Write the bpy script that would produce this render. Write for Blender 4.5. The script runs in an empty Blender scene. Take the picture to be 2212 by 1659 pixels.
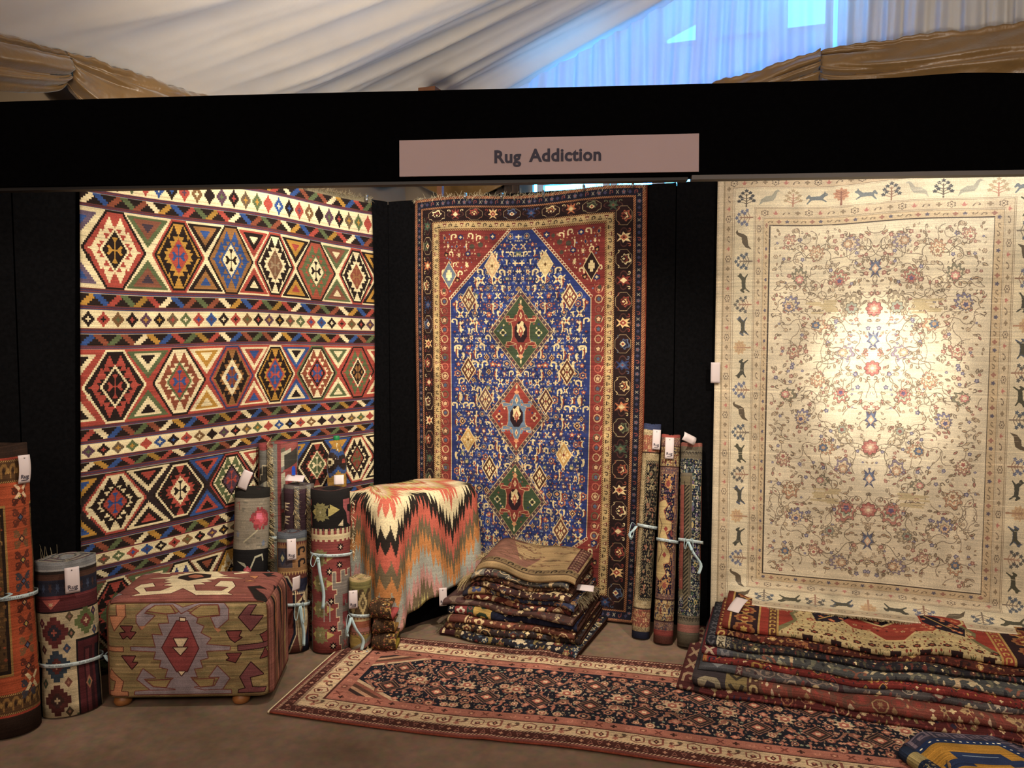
import bpy, math, random
import numpy as np
from mathutils import Vector, Matrix

random.seed(7); RNG = np.random.default_rng(7)
scn = bpy.context.scene
COL = scn.collection
PI = math.pi

# ------------------------------------------------------------------ camera
cam_d = bpy.data.cameras.new('camera'); cam = bpy.data.objects.new('camera', cam_d); COL.objects.link(cam)
cam_d.sensor_fit = 'HORIZONTAL'; cam_d.sensor_width = 36.0
cam_d.lens = 36.0 * 1660.0 / 2212.0
cam.location = (0, 0, 1.6)
cam.rotation_euler = (PI / 2 - math.atan(99.5 / 1660.0), 0, 0)
cam_d.clip_start = 0.05; cam_d.clip_end = 200
scn.camera = cam

# ------------------------------------------------------------------ sky, exposure
scn.view_settings.view_transform = 'Standard'; scn.view_settings.look = 'None'
scn.view_settings.gamma = 1.0; scn.view_settings.use_curve_mapping = False
scn.view_settings.exposure = 0.0
world = bpy.data.worlds.new('daylight'); scn.world = world; world.use_nodes = True
wb = world.node_tree.nodes['Background']
wb.inputs['Color'].default_value = (0.06, 0.42, 1.0, 1); wb.inputs['Strength'].default_value = 26.0

# ------------------------------------------------------------------ lamps
def aim(o, target):
    d = Vector(target) - o.location
    o.rotation_euler = d.to_track_quat('-Z', 'Y').to_euler()
def spot(name, loc, target, power, size, blend, col, rad=0.04):
    l = bpy.data.lights.new(name, 'SPOT'); l.energy = power; l.spot_size = math.radians(size); l.spot_blend = blend
    l.color = col; l.shadow_soft_size = rad
    o = bpy.data.objects.new(name, l); COL.objects.link(o); o.location = loc; aim(o, target); return o
def bulb(name, loc, power, col, rad=0.25):
    l = bpy.data.lights.new(name, 'POINT'); l.energy = power; l.color = col; l.shadow_soft_size = rad
    o = bpy.data.objects.new(name, l); COL.objects.link(o); o.location = loc; return o
WARM = (1.0, 0.80, 0.56); NEUT = (1.0, 0.86, 0.68)
spot('stall_spot_kilim', (-0.45, 2.86, 2.40), (-1.38, 4.14, 1.55), 145, 120, 0.9, NEUT)
spot('stall_spot_blue', (0.25, 2.80, 2.38), (0.0, 4.45, 0.75), 175, 90, 1.0, NEUT)
spot('stall_spot_silk_narrow', (1.35, 2.72, 2.40), (1.86, 3.86, 1.40), 185, 31, 1.0, (1.0, 0.90, 0.76))
spot('stall_spot_silk_wide', (1.25, 2.72, 2.40), (1.70, 3.90, 0.95), 78, 125, 0.9, NEUT)
spot('upward_fill', (-0.5, 3.0, 2.32), (-0.5, 5.4, 4.3), 95, 150, 0.9, (1.0, 0.90, 0.79), 0.15)  # added unseen fill light that brightens the ceiling liner
spot('upward_fill', (2.0, 2.75, 2.32), (2.7, 4.9, 4.2), 60, 140, 0.9, (1.0, 0.90, 0.79), 0.15)  # second added fill, unseen, lifting the right end of the gable curtain
bulb('hall_lamp', (-1.2, -1.2, 2.9), 200, (1.0, 0.82, 0.68), 0.5)
bulb('hall_lamp', (2.0, -0.8, 2.9), 135, (1.0, 0.82, 0.68), 0.5)

# ------------------------------------------------------------------ helpers
def hx(s):
    return np.array([int(s[i:i + 2], 16) / 255.0 for i in (0, 2, 4)], dtype=np.float32)
def lin(s):
    c = hx(s); c = np.where(c <= 0.04045, c / 12.92, ((c + 0.055) / 1.055) ** 2.4)
    return (float(c[0]), float(c[1]), float(c[2]), 1.0)

def mk(name, V, F, mat=None, uv=None, parent=None, origin=None, smooth=True, mats=None, fm=None, **tags):
    """one mesh object; V in world metres, its origin at `origin` (a child shares its parent's origin)"""
    V = np.asarray(V, dtype=np.float64).reshape(-1, 3)
    if parent is not None: origin = Vector(parent['_o'])
    elif origin is None: origin = Vector(((V[:, 0].min() + V[:, 0].max()) / 2, (V[:, 1].min() + V[:, 1].max()) / 2, V[:, 2].min()))
    origin = Vector(origin)
    me = bpy.data.meshes.new(name)
    me.vertices.add(len(V)); me.vertices.foreach_set('co', (V - np.array(origin)).astype(np.float32).ravel())
    if isinstance(F, np.ndarray):
        n = F.shape[1]; tot = np.full(len(F), n, np.int32); flat = F.astype(np.int32).ravel()
    else:
        tot = np.array([len(f) for f in F], np.int32); flat = np.array([i for f in F for i in f], np.int32)
    start = np.concatenate([[0], np.cumsum(tot)[:-1]]).astype(np.int32)
    me.loops.add(len(flat)); me.loops.foreach_set('vertex_index', flat)
    me.polygons.add(len(tot)); me.polygons.foreach_set('loop_start', start); me.polygons.foreach_set('loop_total', tot)
    if fm is not None: me.polygons.foreach_set('material_index', np.asarray(fm, np.int32))
    me.polygons.foreach_set('use_smooth', np.full(len(tot), bool(smooth)))
    if uv is not None:
        l = me.uv_layers.new(name='UVMap'); l.data.foreach_set('uv', np.asarray(uv, np.float32)[flat].ravel())
    me.update(calc_edges=True); me.validate()
    for m in (mats or ([mat] if mat else [])): me.materials.append(m)
    o = bpy.data.objects.new(name, me); COL.objects.link(o)
    if parent is not None: o.parent = parent
    else: o.location = origin
    o['_o'] = tuple(origin)
    tag(o, **tags)
    return o
def tag(o, label=None, cat=None, group=None, kind=None):
    if label: o['label'] = label
    if cat: o['category'] = cat
    if group: o['group'] = group
    if kind: o['kind'] = kind
    return o
def thing(name, loc, label, cat, group=None):
    o = bpy.data.objects.new(name, None); COL.objects.link(o); o.location = loc; o['_o'] = tuple(loc)
    o.empty_display_size = 0.05
    return tag(o, label, cat, group)

def grid_uv(nu, nv):
    u, v = np.meshgrid(np.linspace(0, 1, nu + 1), np.linspace(0, 1, nv + 1))
    return u, v
def sheet_data(P, UV, th):
    """P (nv+1,nu+1,3) -> a closed cloth of thickness th"""
    nv, nu = P.shape[0] - 1, P.shape[1] - 1
    du = np.gradient(P, axis=1); dv = np.gradient(P, axis=0)
    N = np.cross(du, dv); N /= (np.linalg.norm(N, axis=2, keepdims=True) + 1e-12)
    Q = P + N * th
    V = np.concatenate([P.reshape(-1, 3), Q.reshape(-1, 3)])
    uv = np.concatenate([UV.reshape(-1, 2)] * 2)
    I = np.arange((nv + 1) * (nu + 1)).reshape(nv + 1, nu + 1); J = I + I.size
    a = np.stack([I[1:, :-1], I[1:, 1:], I[:-1, 1:], I[:-1, :-1]], -1).reshape(-1, 4)
    b = np.stack([J[:-1, :-1], J[:-1, 1:], J[1:, 1:], J[1:, :-1]], -1).reshape(-1, 4)
    def rim(p, q): return np.stack([p[:-1], p[1:], q[1:], q[:-1]], -1)
    r = [rim(I[0], J[0]), rim(J[-1], I[-1]), rim(J[:, 0], I[:, 0]), rim(I[:, -1], J[:, -1])]
    return V, np.concatenate([a, b] + r), uv, len(a)
def sheet(name, fn, nu, nv, mat, th=0.006, uvfn=None, back=None, **kw):
    """fn(u,v)->xyz arrays, v=0 at the top; the back side (+normal) is toward th"""
    u, v = grid_uv(nu, nv)
    P = np.stack(np.broadcast_arrays(*fn(u, v)), -1).astype(float)
    if uvfn: a, b = uvfn(u, v)
    else: a, b = u, v
    UV = np.stack([a, 1 - b], -1)
    V, F, uv, na = sheet_data(P, UV, th if th else 1e-4)
    if th == 0: F = F[:na]; V = V[:len(V) // 2]; uv = uv[:len(uv) // 2]
    fm = None; mats = [mat]
    if back: fm = np.zeros(len(F), int); fm[na:] = 1; mats = [mat, back]
    return mk(name, V, F, uv=uv, mats=mats, fm=fm, **kw)

def box_data(c, h, R=None):
    s = np.array([[-1, -1, -1], [1, -1, -1], [1, 1, -1], [-1, 1, -1], [-1, -1, 1], [1, -1, 1], [1, 1, 1], [-1, 1, 1]], float) * np.array(h)
    if R is not None: s = s @ np.array(R).T
    return s + np.array(c), [(3, 2, 1, 0), (4, 5, 6, 7), (0, 1, 5, 4), (1, 2, 6, 5), (2, 3, 7, 6), (3, 0, 4, 7)]
class MB:
    def __init__(s): s.V = []; s.F = []; s.n = 0
    def add(s, V, F):
        V = np.asarray(V, float).reshape(-1, 3); s.V.append(V)
        s.F += [tuple(int(i) + s.n for i in f) for f in F]; s.n += len(V)
    def box(s, c, h, R=None): s.add(*box_data(c, h, R))
    def tube(s, pts, r, n=6, cap=True):
        pts = np.asarray(pts, float); m = len(pts); r = np.broadcast_to(np.asarray(r, float), (m,))
        T = np.gradient(pts, axis=0); T /= (np.linalg.norm(T, axis=1, keepdims=True) + 1e-12)
        ref = np.array([0, 0, 1.0]) if abs(T[0, 2]) < 0.9 else np.array([1.0, 0, 0])
        V = []
        for i in range(m):
            a = np.cross(T[i], ref); a /= (np.linalg.norm(a) + 1e-12); b = np.cross(T[i], a)
            for k in range(n):
                t = 2 * PI * k / n; V.append(pts[i] + r[i] * (math.cos(t) * a + math.sin(t) * b))
        F = [(i * n + k, i * n + (k + 1) % n, (i + 1) * n + (k + 1) % n, (i + 1) * n + k) for i in range(m - 1) for k in range(n)]
        if cap: F += [tuple(range(n))[::-1], tuple((m - 1) * n + k for k in range(n))]
        s.add(V, F)
    def lathe(s, prof, c, n=20):
        V = []; m = len(prof)
        for r, z in prof:
            for k in range(n): V.append((c[0] + r * math.cos(2 * PI * k / n), c[1] + r * math.sin(2 * PI * k / n), c[2] + z))
        F = [(i * n + k, i * n + (k + 1) % n, (i + 1) * n + (k + 1) % n, (i + 1) * n + k) for i in range(m - 1) for k in range(n)]
        F += [tuple(range(n))[::-1], tuple((m - 1) * n + k for k in range(n))]
        s.add(V, F)
    def build(s, name, mat, **kw): return mk(name, np.concatenate(s.V), s.F, mat, **kw)

# ------------------------------------------------------------------ materials
def nmat(name):
    m = bpy.data.materials.new(name); m.use_nodes = True
    nt = m.node_tree; return m, nt, nt.nodes['Principled BSDF'], nt.links
def plain(name, col, rough=0.8, spec=0.3, var=0.25, scale=40, bump=0.2, bscale=200, metal=0.0, sheen=0.0):
    m, nt, b, L = nmat(name); c = lin(col)
    tc = nt.nodes.new('ShaderNodeTexCoord'); n = nt.nodes.new('ShaderNodeTexNoise'); n.inputs['Scale'].default_value = scale; n.inputs['Detail'].default_value = 5
    r = nt.nodes.new('ShaderNodeValToRGB'); e = r.color_ramp.elements
    e[0].position = 0.3; e[1].position = 0.7
    e[0].color = tuple(x * (1 - var) for x in c[:3]) + (1,); e[1].color = tuple(min(1, x * (1 + var)) for x in c[:3]) + (1,)
    L.new(tc.outputs['Object'], n.inputs['Vector']); L.new(n.outputs['Fac'], r.inputs['Fac']); L.new(r.outputs['Color'], b.inputs['Base Color'])
    b.inputs['Roughness'].default_value = rough; b.inputs['Specular IOR Level'].default_value = spec; b.inputs['Metallic'].default_value = metal
    if sheen: b.inputs['Sheen Weight'].default_value = sheen
    if bump:
        n2 = nt.nodes.new('ShaderNodeTexNoise'); n2.inputs['Scale'].default_value = bscale
        bp = nt.nodes.new('ShaderNodeBump'); bp.inputs['Strength'].default_value = bump; bp.inputs['Distance'].default_value = 0.004
        L.new(tc.outputs['Object'], n2.inputs['Vector']); L.new(n2.outputs['Fac'], bp.inputs['Height']); L.new(bp.outputs['Normal'], b.inputs['Normal'])
    return m
def woven(name, loom, rough=0.9, spec=0.12, bump=0.25, bscale=350, closest=False, sheen=0.0, sat=0.84, val=1.0):
    """a woven surface: the pattern painted on the loom below, times fibre noise, over a fibre bump"""
    img = loom.image(name)
    m, nt, b, L = nmat(name)
    t = nt.nodes.new('ShaderNodeTexImage'); t.image = img; t.interpolation = 'Closest' if closest else 'Linear'
    tc = nt.nodes.new('ShaderNodeTexCoord')
    n = nt.nodes.new('ShaderNodeTexNoise'); n.inputs['Scale'].default_value = bscale; n.inputs['Detail'].default_value = 3
    mr = nt.nodes.new('ShaderNodeMapRange'); mr.inputs['From Min'].default_value = 0.25; mr.inputs['From Max'].default_value = 0.75
    mr.inputs['To Min'].default_value = 0.72; mr.inputs['To Max'].default_value = 1.12
    mx = nt.nodes.new('ShaderNodeVectorMath'); mx.operation = 'SCALE'
    L.new(tc.outputs['Object'], n.inputs['Vector']); L.new(n.outputs['Fac'], mr.inputs['Value'])
    hs = nt.nodes.new('ShaderNodeHueSaturation'); hs.inputs['Saturation'].default_value = sat; hs.inputs['Value'].default_value = val
    L.new(t.outputs['Color'], hs.inputs['Color']); L.new(hs.outputs['Color'], mx.inputs[0]); L.new(mr.outputs['Result'], mx.inputs['Scale']); L.new(mx.outputs['Vector'], b.inputs['Base Color'])
    b.inputs['Roughness'].default_value = rough; b.inputs['Specular IOR Level'].default_value = spec
    if sheen: b.inputs['Sheen Weight'].default_value = sheen
    bp = nt.nodes.new('ShaderNodeBump'); bp.inputs['Strength'].default_value = bump; bp.inputs['Distance'].default_value = 0.003
    L.new(n.outputs['Fac'], bp.inputs['Height']); L.new(bp.outputs['Normal'], b.inputs['Normal'])
    return m

# ------------------------------------------------------------------ the loom: paints a rug's design in its own units
class Loom:
    def __init__(s, w, h, k, bg):
        s.w, s.h, s.k = w, h, k; s.W = int(round(w * k)); s.H = int(round(h * k))
        s.a = np.empty((s.H, s.W, 3), np.float32); s.a[:] = hx(bg)
        s.x = (np.arange(s.W) + 0.5) / k; s.y = (np.arange(s.H) + 0.5) / k
    def sl(s, x0, y0, x1, y1):
        k = s.k
        return (slice(max(0, int(round(y0 * k))), max(0, min(s.H, int(round(y1 * k))))), slice(max(0, int(round(x0 * k))), max(0, min(s.W, int(round(x1 * k))))))
    def rect(s, x0, y0, x1, y1, c): s.a[s.sl(x0, y0, x1, y1)] = hx(c)
    def poly(s, c, P):
        P = np.asarray(P, float); mn = P.min(0); mx = P.max(0); k = s.k
        i0, i1 = max(0, int(mn[0] * k)), min(s.W, int(mx[0] * k) + 2); j0, j1 = max(0, int(mn[1] * k)), min(s.H, int(mx[1] * k) + 2)
        if i1 <= i0 or j1 <= j0: return
        X = s.x[i0:i1][None, :]; Y = s.y[j0:j1][:, None]
        ins = np.zeros((j1 - j0, i1 - i0), bool)
        Q = np.roll(P, -1, 0)
        for (xa, ya), (xb, yb) in zip(P, Q):
            if ya == yb: continue
            ins ^= ((ya > Y) != (yb > Y)) & (X < (xb - xa) * (Y - ya) / (yb - ya) + xa)
        s.a[j0:j1, i0:i1][ins] = hx(c)
    def stamp(s, m, x, y, sx, sy=None, rot=0.0, pal=None):
        sy = abs(sx) if sy is None else sy
        c, d = math.cos(rot), math.sin(rot)
        for col, P in m:
            P = np.asarray(P) * (sx, sy)
            Q = np.stack([P[:, 0] * c - P[:, 1] * d + x, P[:, 0] * d + P[:, 1] * c + y], -1)
            s.poly(pal[col] if pal else col, Q)
    def line(s, c, pts, wd):
        pts = np.asarray(pts, float)
        for a, b in zip(pts[:-1], pts[1:]):
            d = b - a; L = math.hypot(*d)
            if L < 1e-9: continue
            n = np.array([-d[1], d[0]]) / L * wd / 2; e = d / L * wd * 0.3
            s.poly(c, [a + n - e, b + n + e, b - n + e, a - n - e])
    def ring(s, i0, i1, c):
        """i=(l,t,r,b) insets; fills between two nested rectangles"""
        s.rect(i0[0], i0[1], s.w - i0[2], i1[1], c); s.rect(i0[0], s.h - i1[3], s.w - i0[2], s.h - i0[3], c)
        s.rect(i0[0], i0[1], i1[0], s.h - i0[3], c); s.rect(s.w - i1[2], i0[1], s.w - i0[2], s.h - i0[3], c)
    def cells(s, i0, i1, motifs, pitch, fill=0.9, pal=None, aspect=1.0, rot=True):
        """stamps motifs round the band between two nested rectangles (each motif fits [-1,1])"""
        x0, x1 = (i0[0] + i1[0]) / 2, s.w - (i0[2] + i1[2]) / 2; y0, y1 = (i0[1] + i1[1]) / 2, s.h - (i0[3] + i1[3]) / 2
        k = 0
        for (ax, ay, bx, by, th, r) in ((x0, y0, x1, y0, i1[1] - i0[1], 0), (x1, y0, x1, y1, i1[2] - i0[2], PI / 2), (x1, y1, x0, y1, i1[3] - i0[3], PI), (x0, y1, x0, y0, i1[0] - i0[0], -PI / 2)):
            L = math.hypot(bx - ax, by - ay)
            if th <= 1e-6 or L <= 0: continue
            n = max(1, int(round(L / pitch)))
            for i in range(n):
                t = (i + 0.5) / n
                s.stamp(motifs[k % len(motifs)], ax + (bx - ax) * t, ay + (by - ay) * t, L / n / 2 * fill * aspect, th / 2 * fill, rot=r if rot else 0, pal=pal); k += 1
    def barber(s, i0, i1, ca, cb, step):
        """a rope guard stripe of slanted dashes"""
        M = np.ones((s.H, s.W), bool)
        m = np.zeros((s.H, s.W), bool); m[s.sl(i0[0], i0[1], s.w - i0[2], s.h - i0[3])] = True; m[s.sl(i1[0], i1[1], s.w - i1[2], s.h - i1[3])] = False
        D = ((s.x[None, :] + s.y[:, None]) / step) % 1 < 0.5
        s.a[m & D] = hx(ca); s.a[m & ~D] = hx(cb)
    def age(s, row=0.05, px=0.06, patch=0.05, streak=0.0):
        r = RNG.normal(0, row, (s.H, 1, 1)); r = (r + np.roll(r, 1, 0) + np.roll(r, 2, 0)) / 1.7
        g = RNG.normal(0, px, (s.H, s.W, 1))
        c = RNG.normal(0, patch, (s.H // 40 + 2, s.W // 40 + 2))
        yi = np.linspace(0, c.shape[0] - 1.001, s.H); xi = np.linspace(0, c.shape[1] - 1.001, s.W)
        y0 = yi.astype(int); x0 = xi.astype(int); fy = (yi - y0)[:, None]; fx = (xi - x0)[None, :]
        p = (c[y0][:, x0] * (1 - fx) + c[y0][:, x0 + 1] * fx) * (1 - fy) + (c[y0 + 1][:, x0] * (1 - fx) + c[y0 + 1][:, x0 + 1] * fx) * fy
        s.a = np.clip(s.a * (1 + r + g + p[..., None]), 0, 1).astype(np.float32)
        return s
    def image(s, name):
        im = bpy.data.images.new(name, s.W, s.H)
        b = np.ones((s.H, s.W, 4), np.float32); b[..., :3] = s.a[::-1]
        im.pixels.foreach_set(b.ravel()); im.update(); im.pack(); return im

# motif outlines in [-1,1], y down
def pol(n, f): t = np.linspace(0, 2 * PI, n, endpoint=False); r = f(t); return np.stack([r * np.sin(t), -r * np.cos(t)], -1)
def ros(n, ro, ri, m=None): return pol(m or n * 6, lambda t: ri + (ro - ri) * np.abs(np.cos(n * t / 2)))
def star(n, ro, ri): t = np.arange(2 * n) * PI / n; r = np.where(np.arange(2 * n) % 2 == 0, ro, ri); return np.stack([r * np.sin(t), -r * np.cos(t)], -1)
def ngon(n, r, ph=0): return pol(n, lambda t: r + 0 * t) if not ph else np.stack([r * np.sin(np.arange(n) * 2 * PI / n + ph), -r * np.cos(np.arange(n) * 2 * PI / n + ph)], -1)
def dia(w, h=None, cx=0, cy=0): h = w if h is None else h; return np.array([(cx, cy - h), (cx + w, cy), (cx, cy + h), (cx - w, cy)], float)
def box(w, h, cx=0, cy=0): return np.array([(cx - w, cy - h), (cx + w, cy - h), (cx + w, cy + h), (cx - w, cy + h)], float)
def off(P, x, y, s=1.0): return np.asarray(P) * s + (x, y)
def mir(P): return np.asarray(P) * (-1, 1)
def leafp(w=0.3): t = np.linspace(-1, 1, 7); a = w * (1 - t ** 2); return np.concatenate([np.stack([a, t], -1), np.stack([-a[::-1], t[::-1]], -1)])
def stepdia(n=4):
    """stepped diamond"""
    q = []
    for i in range(n): q += [(i / n, -(n - i) / n), ((i + 1) / n, -(n - i) / n)]
    q = np.array(q, float); p = [q, q[::-1] * (1, -1), q * (-1, -1), q[::-1] * (-1, 1)]
    return np.concatenate(p)
def palm(teeth=9):
    """palmette: serrated fan narrowing to its stem"""
    return pol(teeth * 6, lambda t: (0.62 + 0.30 * np.cos(t) + 0.08 * np.cos(2 * t)) * (1 + 0.13 * np.sign(np.sin(teeth * t))))
FEATHER = np.array([(0.1, -1), (0.45, -0.85), (0.5, -0.4), (0.62, -0.35), (0.45, -0.2), (0.58, -0.05), (0.42, 0.1), (0.52, 0.3), (0.3, 0.45), (0.3, 0.75), (-0.1, 1), (-0.45, 0.95), (-0.1, 0.7), (-0.05, 0.2), (-0.1, -0.4), (-0.35, -0.6), (-0.45, -0.9), (-0.15, -0.75)])
VASE = np.array([(-0.5, -0.9), (-0.1, -0.5), (0, -1), (0.1, -0.5), (0.5, -0.9), (0.35, -0.2), (0.6, 0.1), (0.2, 0.3), (0.45, 0.9), (0, 0.5), (-0.45, 0.9), (-0.2, 0.3), (-0.6, 0.1), (-0.35, -0.2)])
HOOK = np.array([(-0.9, 0.9), (-0.9, -0.5), (-0.3, -0.95), (0.6, -0.95), (0.95, -0.5), (0.95, 0.2), (0.4, 0.45), (0.1, 0.1), (0.5, -0.05), (0.5, -0.45), (-0.1, -0.55), (-0.45, -0.2), (-0.45, 0.9)])
CROSS = np.array([(-.3, -1), (.3, -1), (.3, -.3), (1, -.3), (1, .3), (.3, .3), (.3, 1), (-.3, 1), (-.3, .3), (-1, .3), (-1, -.3), (-.3, -.3)])
XX = np.array([(-1, -.9), (-.6, -1), (0, -.3), (.6, -1), (1, -.9), (.35, 0), (1, .9), (.6, 1), (0, .3), (-.6, 1), (-1, .9), (-.35, 0)])
TRI = np.array([(0, -1), (1, 1), (-1, 1)], float)
SWIRL = np.array([(-1, 0.6), (-0.7, 0.0), (-0.2, -0.35), (0.4, -0.35), (0.75, 0.0), (0.6, 0.4), (0.2, 0.4), (0.15, 0.15), (0.4, 0.1), (0.35, -0.12), (0, -0.15), (-0.4, 0.1), (-0.65, 0.6)])
def flower(a, b, c, n=6): return [(a, ros(n, 1, .72)), (b, ros(n, .62, .42)), (c, ngon(8, .25))]
def lozenge(a, b, c): return [(a, dia(1)), (b, dia(.74)), (c, stepdia(2) * .42)]
def medal(a, b, c, d): return [(a, dia(1)), (b, dia(.82)), (c, XX * .5), (d, dia(.22))]
def palmette(a, b, c, d): return [(a, palm()), (b, palm() * .78), (c, off(ros(5, .5, .36), 0, -.12)), (d, off(dia(.2, .3), 0, -.12))]
def calyx(a, b, c): return [(a, ngon(8, 1, PI / 8)), (b, ngon(8, .82, PI / 8)), (c, VASE * .66)]

# ================================================================== designs
CR = 'ecdcb0'; BK = '2a211f'; RD = 'a84438'; RU = '8a4a34'; BL = '2f4f8e'; OC = 'b98a34'; BR = '94683a'; GN = '5d6a48'; NV = '3a3f6a'; PU = '5a4152'; TA = '7a6a4a'
STEPTRI = np.array([(0, -1), (.22, -1), (.22, -.5), (.46, -.5), (.46, 0), (.7, 0), (.7, .5), (1, .5), (1, 1), (-1, 1), (-1, .5), (-.7, .5), (-.7, 0), (-.46, 0), (-.46, -.5), (-.22, -.5), (-.22, -1)])
def kilim_design():
    W = 1.59; T = 2.47
    L = Loom(W, 2.46, 640, CR); st = 0.0105
    Z = lambda z: T - z
    R = random.Random(3)
    SX = lambda s: 1.732 - s
    cen = [SX(s) for s in (1.586, 1.287, 1.021, .773, .52, .261)]
    edge = [0.0] + [(a + b) / 2 for a, b in zip(cen[:-1], cen[1:])] + [W]
    def zig(z0, z1):
        y0, y1 = Z(z0), Z(z1); L.rect(0, y0, W, y1, BK); n = 27; p = W / n; h = y1 - y0
        cols = [RU, CR, OC, BL, RD, GN, 'a07a30', RD, CR, BL, RU, GN]
        o = R.randrange(12); ns = 5
        for i in range(-1, n + 1):
            c = cols[(i + o) % 12]; s = 1 if i % 2 else -1; x = i * p
            for j in range(ns):
                dx = s * (j - (ns - 1) / 2) / ns * p * 0.85
                L.rect(x + .24 * p + dx, y0 + j * h / ns, x + .82 * p + dx, y0 + (j + 1) * h / ns + .001, c)
    def lines(z0, z1):
        y0, y1 = Z(z0), Z(z1); h = (y1 - y0)
        for f, c in ((0, '6e3a34'), (.22, '4a3a55'), (.5, '7c3a34'), (.72, '3d4470'), (.9, 'b9a98a')): L.rect(0, y0 + f * h, W, y1, c)
    def small(z0, z1):
        y0, y1 = Z(z0), Z(z1); L.rect(0, y0, W, y1, CR); n = 25; p = W / n; m = (y0 + y1) / 2; h = (y1 - y0) / 2
        c1 = [BK, '6b5a45', GN, RD, BL, BK, RD, '7a5a3a', BK, PU]; c2 = [OC, RD, CR, BL, '5a4152', CR, BK, GN, RD, OC]
        o = R.randrange(10)
        for i in range(n):
            x = (i + .5) * p
            L.rect(x - .004, m - h * .86, x + .004, m + h * .86, c1[(i + o) % 10])
            L.stamp([(c1[(i + o) % 10], stepdia(4))], x, m, p * .42, h * .72)
            L.stamp([(c2[(i + o * 3) % 10], CROSS)], x, m, p * .17, h * .3)
    def big(z0, z1, bg, H, fil):
        y0, y1 = Z(z0), Z(z1); L.rect(0, y0, W, y1, bg); cy = (y0 + y1) / 2; hh = (y1 - y0) / 2 * .98
        ys = L.sl(0, y0, W, y1)[0]; Y = L.y[ys][:, None]
        DYq = (np.floor((Y - cy) / st) + .5) * st / hh
        a = L.a[ys]
        ad = np.abs(DYq)
        # triangles between the hexagons, nested
        for g in range(7):
            x = edge[g]; pw = (cen[1] - cen[0]) if g == 0 else (cen[min(g, 5)] - cen[g - 1] if 0 < g < 6 else cen[5] - cen[4])
            X = (L.x[None, :] - x) / (pw / 2)
            cs = fil[g % len(fil)]
            for k, c in enumerate(cs):
                b = .66 - k * .155; inn = (np.abs(X) <= b * (ad - .16 - .20 * k) / (.80 - .2 * k) * 1.0) & (ad <= .97 - .075 * k)
                a[inn & np.ones_like(X, bool)] = hx(c)
        for i, (olist, ring, tri, ilist, cross) in enumerate(H):
            cx = cen[i]; hw = min(cen[i] - edge[i], edge[i + 1] - cen[i]) * .985
            X = np.abs((L.x[None, :] - cx) / hw) + 0 * DYq; AD = ad + 0 * X
            e = 0.0
            for c in olist: 
                a[(X <= 1 - .72 * AD - e) & (AD <= 1 - e * .7)] = hx(c); e += .085
            a[(X <= 1 - .72 * AD - e) & (AD <= 1 - e * .7)] = hx(ring)
            for sx in (-1, 1):
                for sy in (-1, 1):
                    for tx, ty, tw, thh in ((.17, -.70, .15, .15), (.41, -.36, .17, .15), (.26, -.52, .11, .10), (.60, -.08, .13, .12), (.52, -.2, .1, .08)):
                        L.stamp([(tri, STEPTRI)], cx + sx * tx * hw, cy + sy * -ty * hh * -1, tw * hw, thh * hh * (1 if sy > 0 else -1))
                L.rect(cx + sx * .73 * hw - .07 * hw, cy - .02 * hh, cx + sx * .73 * hw + .08 * hw, cy + .02 * hh, tri)
            e = 0.0
            for c in ilist: a[(X / (.47 - e) + AD / (.60 - e * 1.2) <= 1)] = hx(c); e += .085
            if cross:
                c = cross
                L.rect(cx - .018 * hw, cy - .34 * hh, cx + .018 * hw, cy + .34 * hh, c); L.rect(cx - .2 * hw, cy - .018 * hh, cx + .2 * hw, cy + .018 * hh, c)
                for s in (-1, 1):
                    L.stamp([(c, STEPTRI)], cx, cy + s * .26 * hh, .08 * hw, -s * .07 * hh * -1)
                    for t in (-1, 1): L.line(c, [(cx + s * .10 * hw, cy), (cx + s * .2 * hw, cy + t * .1 * hh)], .012)
        # plus marks near the edges
        for x in (.035, W - .03):
            L.stamp([(BK if bg == CR else CR, CROSS)], x, cy + .25 * hh, .011, .017)
    L.rect(0, 0, W, .02, '7d745c')
    zig(2.452, 2.41); lines(2.41, 2.395); small(2.395, 2.30); lines(2.30, 2.283); zig(2.283, 2.232); lines(2.232, 2.216)
    big(2.216, 1.838, CR, [
        ([BK], RD, CR, [CR, BK], OC), ([RD, BK], OC, BK, [OC, RD], BL), ([BK], BR, BL, [BL, CR], BK), ([RD, BK], CR, BK, [CR, '7c5a44'], '9a8468'),
        ([BK], 'a04c38', GN, [GN, CR], BK), ([RD, BK], CR, BK, [CR, '8a4c38'], '9a6a44')],
        [(CR, '6a5a70', BL), (GN, '83513f', '453a45'), (BK, BR, BL), (RD, BK, CR), (BK, OC, RD), (GN, '83513f', CR), (BK, OC, BK)])
    lines(1.838, 1.812); zig(1.812, 1.757); lines(1.757, 1.735); small(1.735, 1.650); lines(1.650, 1.620); zig(1.620, 1.568); lines(1.568, 1.549)
    big(1.549, 1.188, RD, [
        ([CR, BK], BK, RD, [CR, BK, BK], RD), ([BK, CR], CR, RU, [GN, RD], BL), ([NV, RD], BR, BK, [CR, CR, RU], BL), ([CR, BK], OC, BK, [RD, BL], RD),
        ([GN, BK], CR, RU, [RD, BK, RD], BL), ([BK], 'a04438', GN, [CR, BK, BR], BK)],
        [(RD, CR, BK), (GN, CR, BK), (CR, OC, CR), (CR, RD, BL), (BL, CR, BK), (CR, GN, CR), (RD, CR, RD)])
    lines(1.188, 1.172); zig(1.172, 1.120); lines(1.120, 1.103); small(1.103, 1.035); lines(1.035, 1.017); zig(1.017, .976); lines(.976, .953)
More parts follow.
